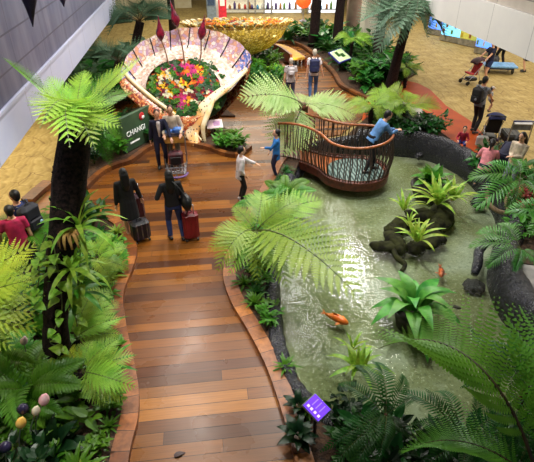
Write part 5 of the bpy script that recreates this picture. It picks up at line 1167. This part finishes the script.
# ------------------------------------------------------------------ lower left: glass buds and dark leaves
GC = P(20, 462, .1)
for lab, u, v, z, c, c2, r in (('pink glass bud on a curved stem, tallest at lower left', 44, 400, .95, (236, 150, 170), (246, 200, 206), .075), ('cream glass bud just left of the pink bud', 36, 411, .9, (236, 226, 206), (220, 206, 180), .06), ('yellow glass bud low at the left frame corner', 21, 423, .85, (250, 214, 130), (244, 180, 70), .07), ('dark glass ball bud above the yellow bud', 23, 409, .9, (46, 40, 70), (28, 24, 44), .075), ('dark glass ball bud at the lower left frame edge', 5, 447, .75, (46, 40, 70), (28, 24, 44), .075), ('white glass bud in the upper left bed before the carpet', 24, 341, .8, (240, 210, 216), (230, 180, 190), .06)):
    h = P(u, v, z); ft = V((lerp(h.x, GC.x, .5) if v > 390 else h.x, h.y-.1, .06)); t = thing('glass_bud_stake', lab, 'ornament', ft)
    b = MB(); d = h-ft; b.tube(spl([(0, 0, 0), (d.x*.25, d.y*.2, d.z*.6), d], 5), .008, 6); b.build('stem', STEEL, t, True)
    b = MB(); b.lathe([(.005, -r*1.3), (r*.5, -r*.95), (r*.85, -r*.3), (r*.85, .2*r), (r*.66, r*.8), (r*.3, r*1.3), (.01, r*1.55)] if 'ball' not in lab else [(.005, -r), (r*.6, -r*.8), (r, 0), (r*.6, r*.8), (.01, r)], 14, d, Matrix.Rotation(.4, 3, 'Y')); b.build('bud', mat('glass_'+lab.split()[0]+str(u), c, .2, c2, 9), t, True)
rosette('broadleaf_plant', 'large dark broad-leaved plant at the bottom left corner', P(55, 452, .1), LANCED, 13, .5, 60, 8, 70, .08, 1.1)
rosette('broadleaf_plant', 'dark broad-leaved plant left of the big corner one, at the frame edge', P(8, 470, .1), LANCED, 11, .5, 60, 8, 71, .08, 1.1)
rosette('strap_leaf_plant', 'bright strap-leaved rosette at the near pond rim by the screen', P(357, 372, .1), one_leaf('leaf', L_LIME, 1, .15, .25, 'strap'), 22, .5, 75, 12, 72, .05, 1.1)
rosette('strap_leaf_plant', 'lime rosette with orange heart standing at the near pond edge', P(352, 352, -.1), STRAPL, 10, .4, 75, 20, 73, .05, 1)
rosette('broadleaf_plant', 'dark glossy plant between the curb and the purple screen', P(298, 410, .1), LANCED, 14, .26, 50, 8, 74, .08, 1.2)
rosette('broadleaf_plant', 'dark glossy plant below the purple screen by the curb', P(298, 440, .1), LANCED, 16, .34, 60, 8, 75, .08, 1.2)
ct = PY(340, 56, 21.4)
# ------------------------------------------------------------------ planting of the beds
def inside(p, poly):
    c = False; n = len(poly)
    for i in range(n):
        a, b = poly[i], poly[i-1]
        if (a[1] > p[1]) != (b[1] > p[1]) and p[0] < (b[0]-a[0])*(p[1]-a[1])/(b[1]-a[1])+a[0]: c = not c
    return c
SH_ = {}
def kinds(k, fn, n=3): SH_[k] = [fn(i) for i in range(n)]
kinds('deep leafy shrub', lambda i: bush_mesh('leafy_shrub', L_DEEP, 70, .55, .6, .3, .15, 'ovate', 100+i))
kinds('fresh green leafy shrub', lambda i: bush_mesh('leafy_shrub', L_MID, 70, .55, .6, .3, .15, 'ovate', 110+i))
kinds('glossy big-leaved shrub', lambda i: bush_mesh('leafy_shrub', L_GLOSS, 44, .5, .6, .5, .24, 'ovate', 120+i))
kinds('dark small-leaved shrub', lambda i: bush_mesh('leafy_shrub', L_DARK, 90, .6, .6, .22, .12, 'ovate', 130+i))
kinds('green strap-leaved rosette', lambda i: rosette_mesh('strap_rosette', L_MID, 22, .7, .1, .2, 'strap', 75, 15, 140+i))
kinds('lime strap-leaved rosette', lambda i: rosette_mesh('strap_rosette', L_LIME, 20, .7, .11, .2, 'strap', 75, 15, 150+i))
kinds('deep green spear-leaved rosette', lambda i: rosette_mesh('spear_rosette', L_DEEP, 24, .7, .14, .2, 'lance', 75, 10, 160+i))
kinds('grey-green leafy shrub', lambda i: bush_mesh('leafy_shrub', L_GREY, 60, .55, .6, .34, .16, 'ovate', 170+i))
RS = random.Random(77); PLACED = []
def plant(k, x, y, s, where, z=.04):
    o = inst(SH_[k][0].name.split('.')[0], RS.choice(SH_[k])); o.location = (x, y, z); o.rotation_euler = (0, 0, RS.uniform(0, 6.28)); o.scale = (s, s, s*RS.uniform(.85, 1.15))
    tag(o, k+' '+where, 'shrub' if 'shrub' in k else 'plant', k+'s '+where); return o
def scatter(poly, n, ks, s0, s1, where, dmin=.3, avoid=()):
    xs = [p[0] for p in poly]; ys = [p[1] for p in poly]; got = []; tries = 0
    while len(got) < n and tries < n*60:
        tries += 1; x = RS.uniform(min(xs), max(xs)); y = RS.uniform(min(ys), max(ys))
        if not inside((x, y), poly) or any((x-a)**2+(y-b)**2 < dmin*dmin for a, b in got) or any((x-a)**2+(y-b)**2 < r*r for a, b, r in avoid): continue
        got.append((x, y)); plant(RS.choice(ks), x, y, RS.uniform(s0, s1), where)
lbed = [(p.x-.45, p.y) for p in lc if p.y < 10.0]+[(-3.3, 10.2), (-4.2, 9.9), (-4.3, 8), (-4.2, 5), (-4.0, 3.4)]
scatter(lbed, 60, ['deep leafy shrub', 'fresh green leafy shrub', 'dark small-leaved shrub', 'green strap-leaved rosette', 'deep green spear-leaved rosette', 'fresh green leafy shrub'], .55, .95, 'in the left bed', .36, [(-2.4, 5.4, .3), (-1.98, 4.95, .18)])
scatter([(p.x-.3, p.y) for p in lc if p.y < 9.6]+[(p.x-.6, p.y) for p in lc[::-1] if p.y < 9.6], 26, ['green strap-leaved rosette', 'lime strap-leaved rosette', 'fresh green leafy shrub'], .35, .55, 'along the left curb', .25)
rs_ = [(p.x+.36, p.y) for p in rc if 4.2 < p.y < 12.4]+[(p.x-.22, p.y) for p in spl([(x, y, 0) for x, y in POND[8::-1]], 6) if p.y < 12.2 and p.y > 4.8]
scatter(rs_, 34, ['green strap-leaved rosette', 'fresh green leafy shrub', 'deep green spear-leaved rosette', 'green strap-leaved rosette'], .3, .5, 'between the right curb and the pond rim', .24)
scatter([(p.x*.86+.14*sum(q.x for q in ISL)/len(ISL), p.y*.86+.14*sum(q.y for q in ISL)/len(ISL)) for p in ISL], 28, ['fresh green leafy shrub', 'lime strap-leaved rosette', 'green strap-leaved rosette', 'deep leafy shrub'], .6, .95, 'in the round island bed', .36)
eb = [(p.x+.75, p.y+.1) for p in ec]+[(5.0, 29), (7.2, 29), (9.0, 25), (8.9, 21), (7.3, 18.2), (6.5, 17.9)]
scatter(eb, 74, ['deep leafy shrub', 'glossy big-leaved shrub', 'deep green spear-leaved rosette', 'dark small-leaved shrub', 'fresh green leafy shrub', 'deep leafy shrub'], .9, 1.55, 'in the far bed behind the bench', .45, [(6.9, 18.2, .8), (7.1, 18.9, .6), (ct.x-.1, 20.9, .8), (ct.x-.2, 20.2, .6)])
scatter([(p.x, p.y+.5) for p in sc_ if p.x < -1.4]+[(-1.8, 15.2), (-2.2, 17.4), (-3.4, 15.3)], 16, ['deep leafy shrub', 'fresh green leafy shrub', 'dark small-leaved shrub'], .6, .95, 'behind the green lettered board', .36, [(-.5, 15.5, 1.2), (board.location.x+.6, board.location.y+.5, .5)])
for x, y in ((.35, 13.95), (.62, 13.85), (.85, 14.05), (.5, 14.35), (.75, 14.4), (.95, 13.75)): plant('fresh green leafy shrub', x, y, RS.uniform(.5, .7), 'beside the reading panel')
scatter([(5.2, 14.25), (6.4, 13.8), (7.0, 13.6), (7.3, 14.2), (6.6, 15.6), (6.3, 16.6), (5.5, 15.9)], 22, ['deep leafy shrub', 'dark small-leaved shrub', 'fresh green leafy shrub', 'deep green spear-leaved rosette'], .6, .95, 'behind the far pond rim', .34)
scatter([(7.15, 12.3), (7.4, 11), (7.2, 9.8), (6.8, 8.9), (6.4, 8.2), (8.2, 8.8), (8.4, 10.8), (7.9, 12.0)], 22, ['deep leafy shrub', 'glossy big-leaved shrub', 'fresh green leafy shrub'], .5, .8, 'behind the right pond rim', .34)
scatter([(1.6, 4.35), (1.5, 2.6), (6.8, 2.2), (6.0, 4.2), (5.3, 4.6), (4.6, 3.8), (3.4, 3.4), (2.3, 3.5)], 64, ['dark small-leaved shrub', 'deep leafy shrub', 'deep green spear-leaved rosette', 'dark small-leaved shrub'], .6, .95, 'in the shaded near bed', .3)
scatter([(-5.5, 16.5), (-2.6, 18.4), (-1.5, 19.5), (-2, 23), (-5, 22)], 34, ['grey-green leafy shrub', 'deep leafy shrub', 'dark small-leaved shrub', 'grey-green leafy shrub'], 1.5, 2.3, 'at the left wall end behind the sculpture', .55)
for k in range(5):
    p = gp(524+RS.uniform(-8, 10), 212+RS.uniform(-6, 8)); o = inst('red_flower', BL['scarlet' if k % 2 else 'dark_red'][0]); o.location = p+V((0, 0, .45)); o.scale = (.3,)*3; tag(o, 'red flower under the palms at the right edge', 'flower', 'red flowers under the palms')
q = gp(522, 214); t = thing('terracotta_pot', 'orange terracotta pot under the right-hand palms', 'pot', q); b = MB(); b.lathe([(.16, 0), (.24, .34), (.27, .34), (.27, .4), (.22, .4), (.2, .34)], 18); b.build('body', mat('terracotta', (206, 90, 50), .6), t, True); b = MB(); b.lathe([(.2, .33), (.01, .36)], 14); b.build('soil', SOIL, t)
b = MB(); blade(b, (0, 0, 0), (1, .25, 0), (0, 0, 1), .16, .07, .1, 'ovate', 6); o = b.build('fallen_leaf', mat('dark_leaf', (70, 50, 50), .6)); o.location = P(174, 456, .012); tag(o, 'single dark fallen leaf on the near deck boards', 'leaf')
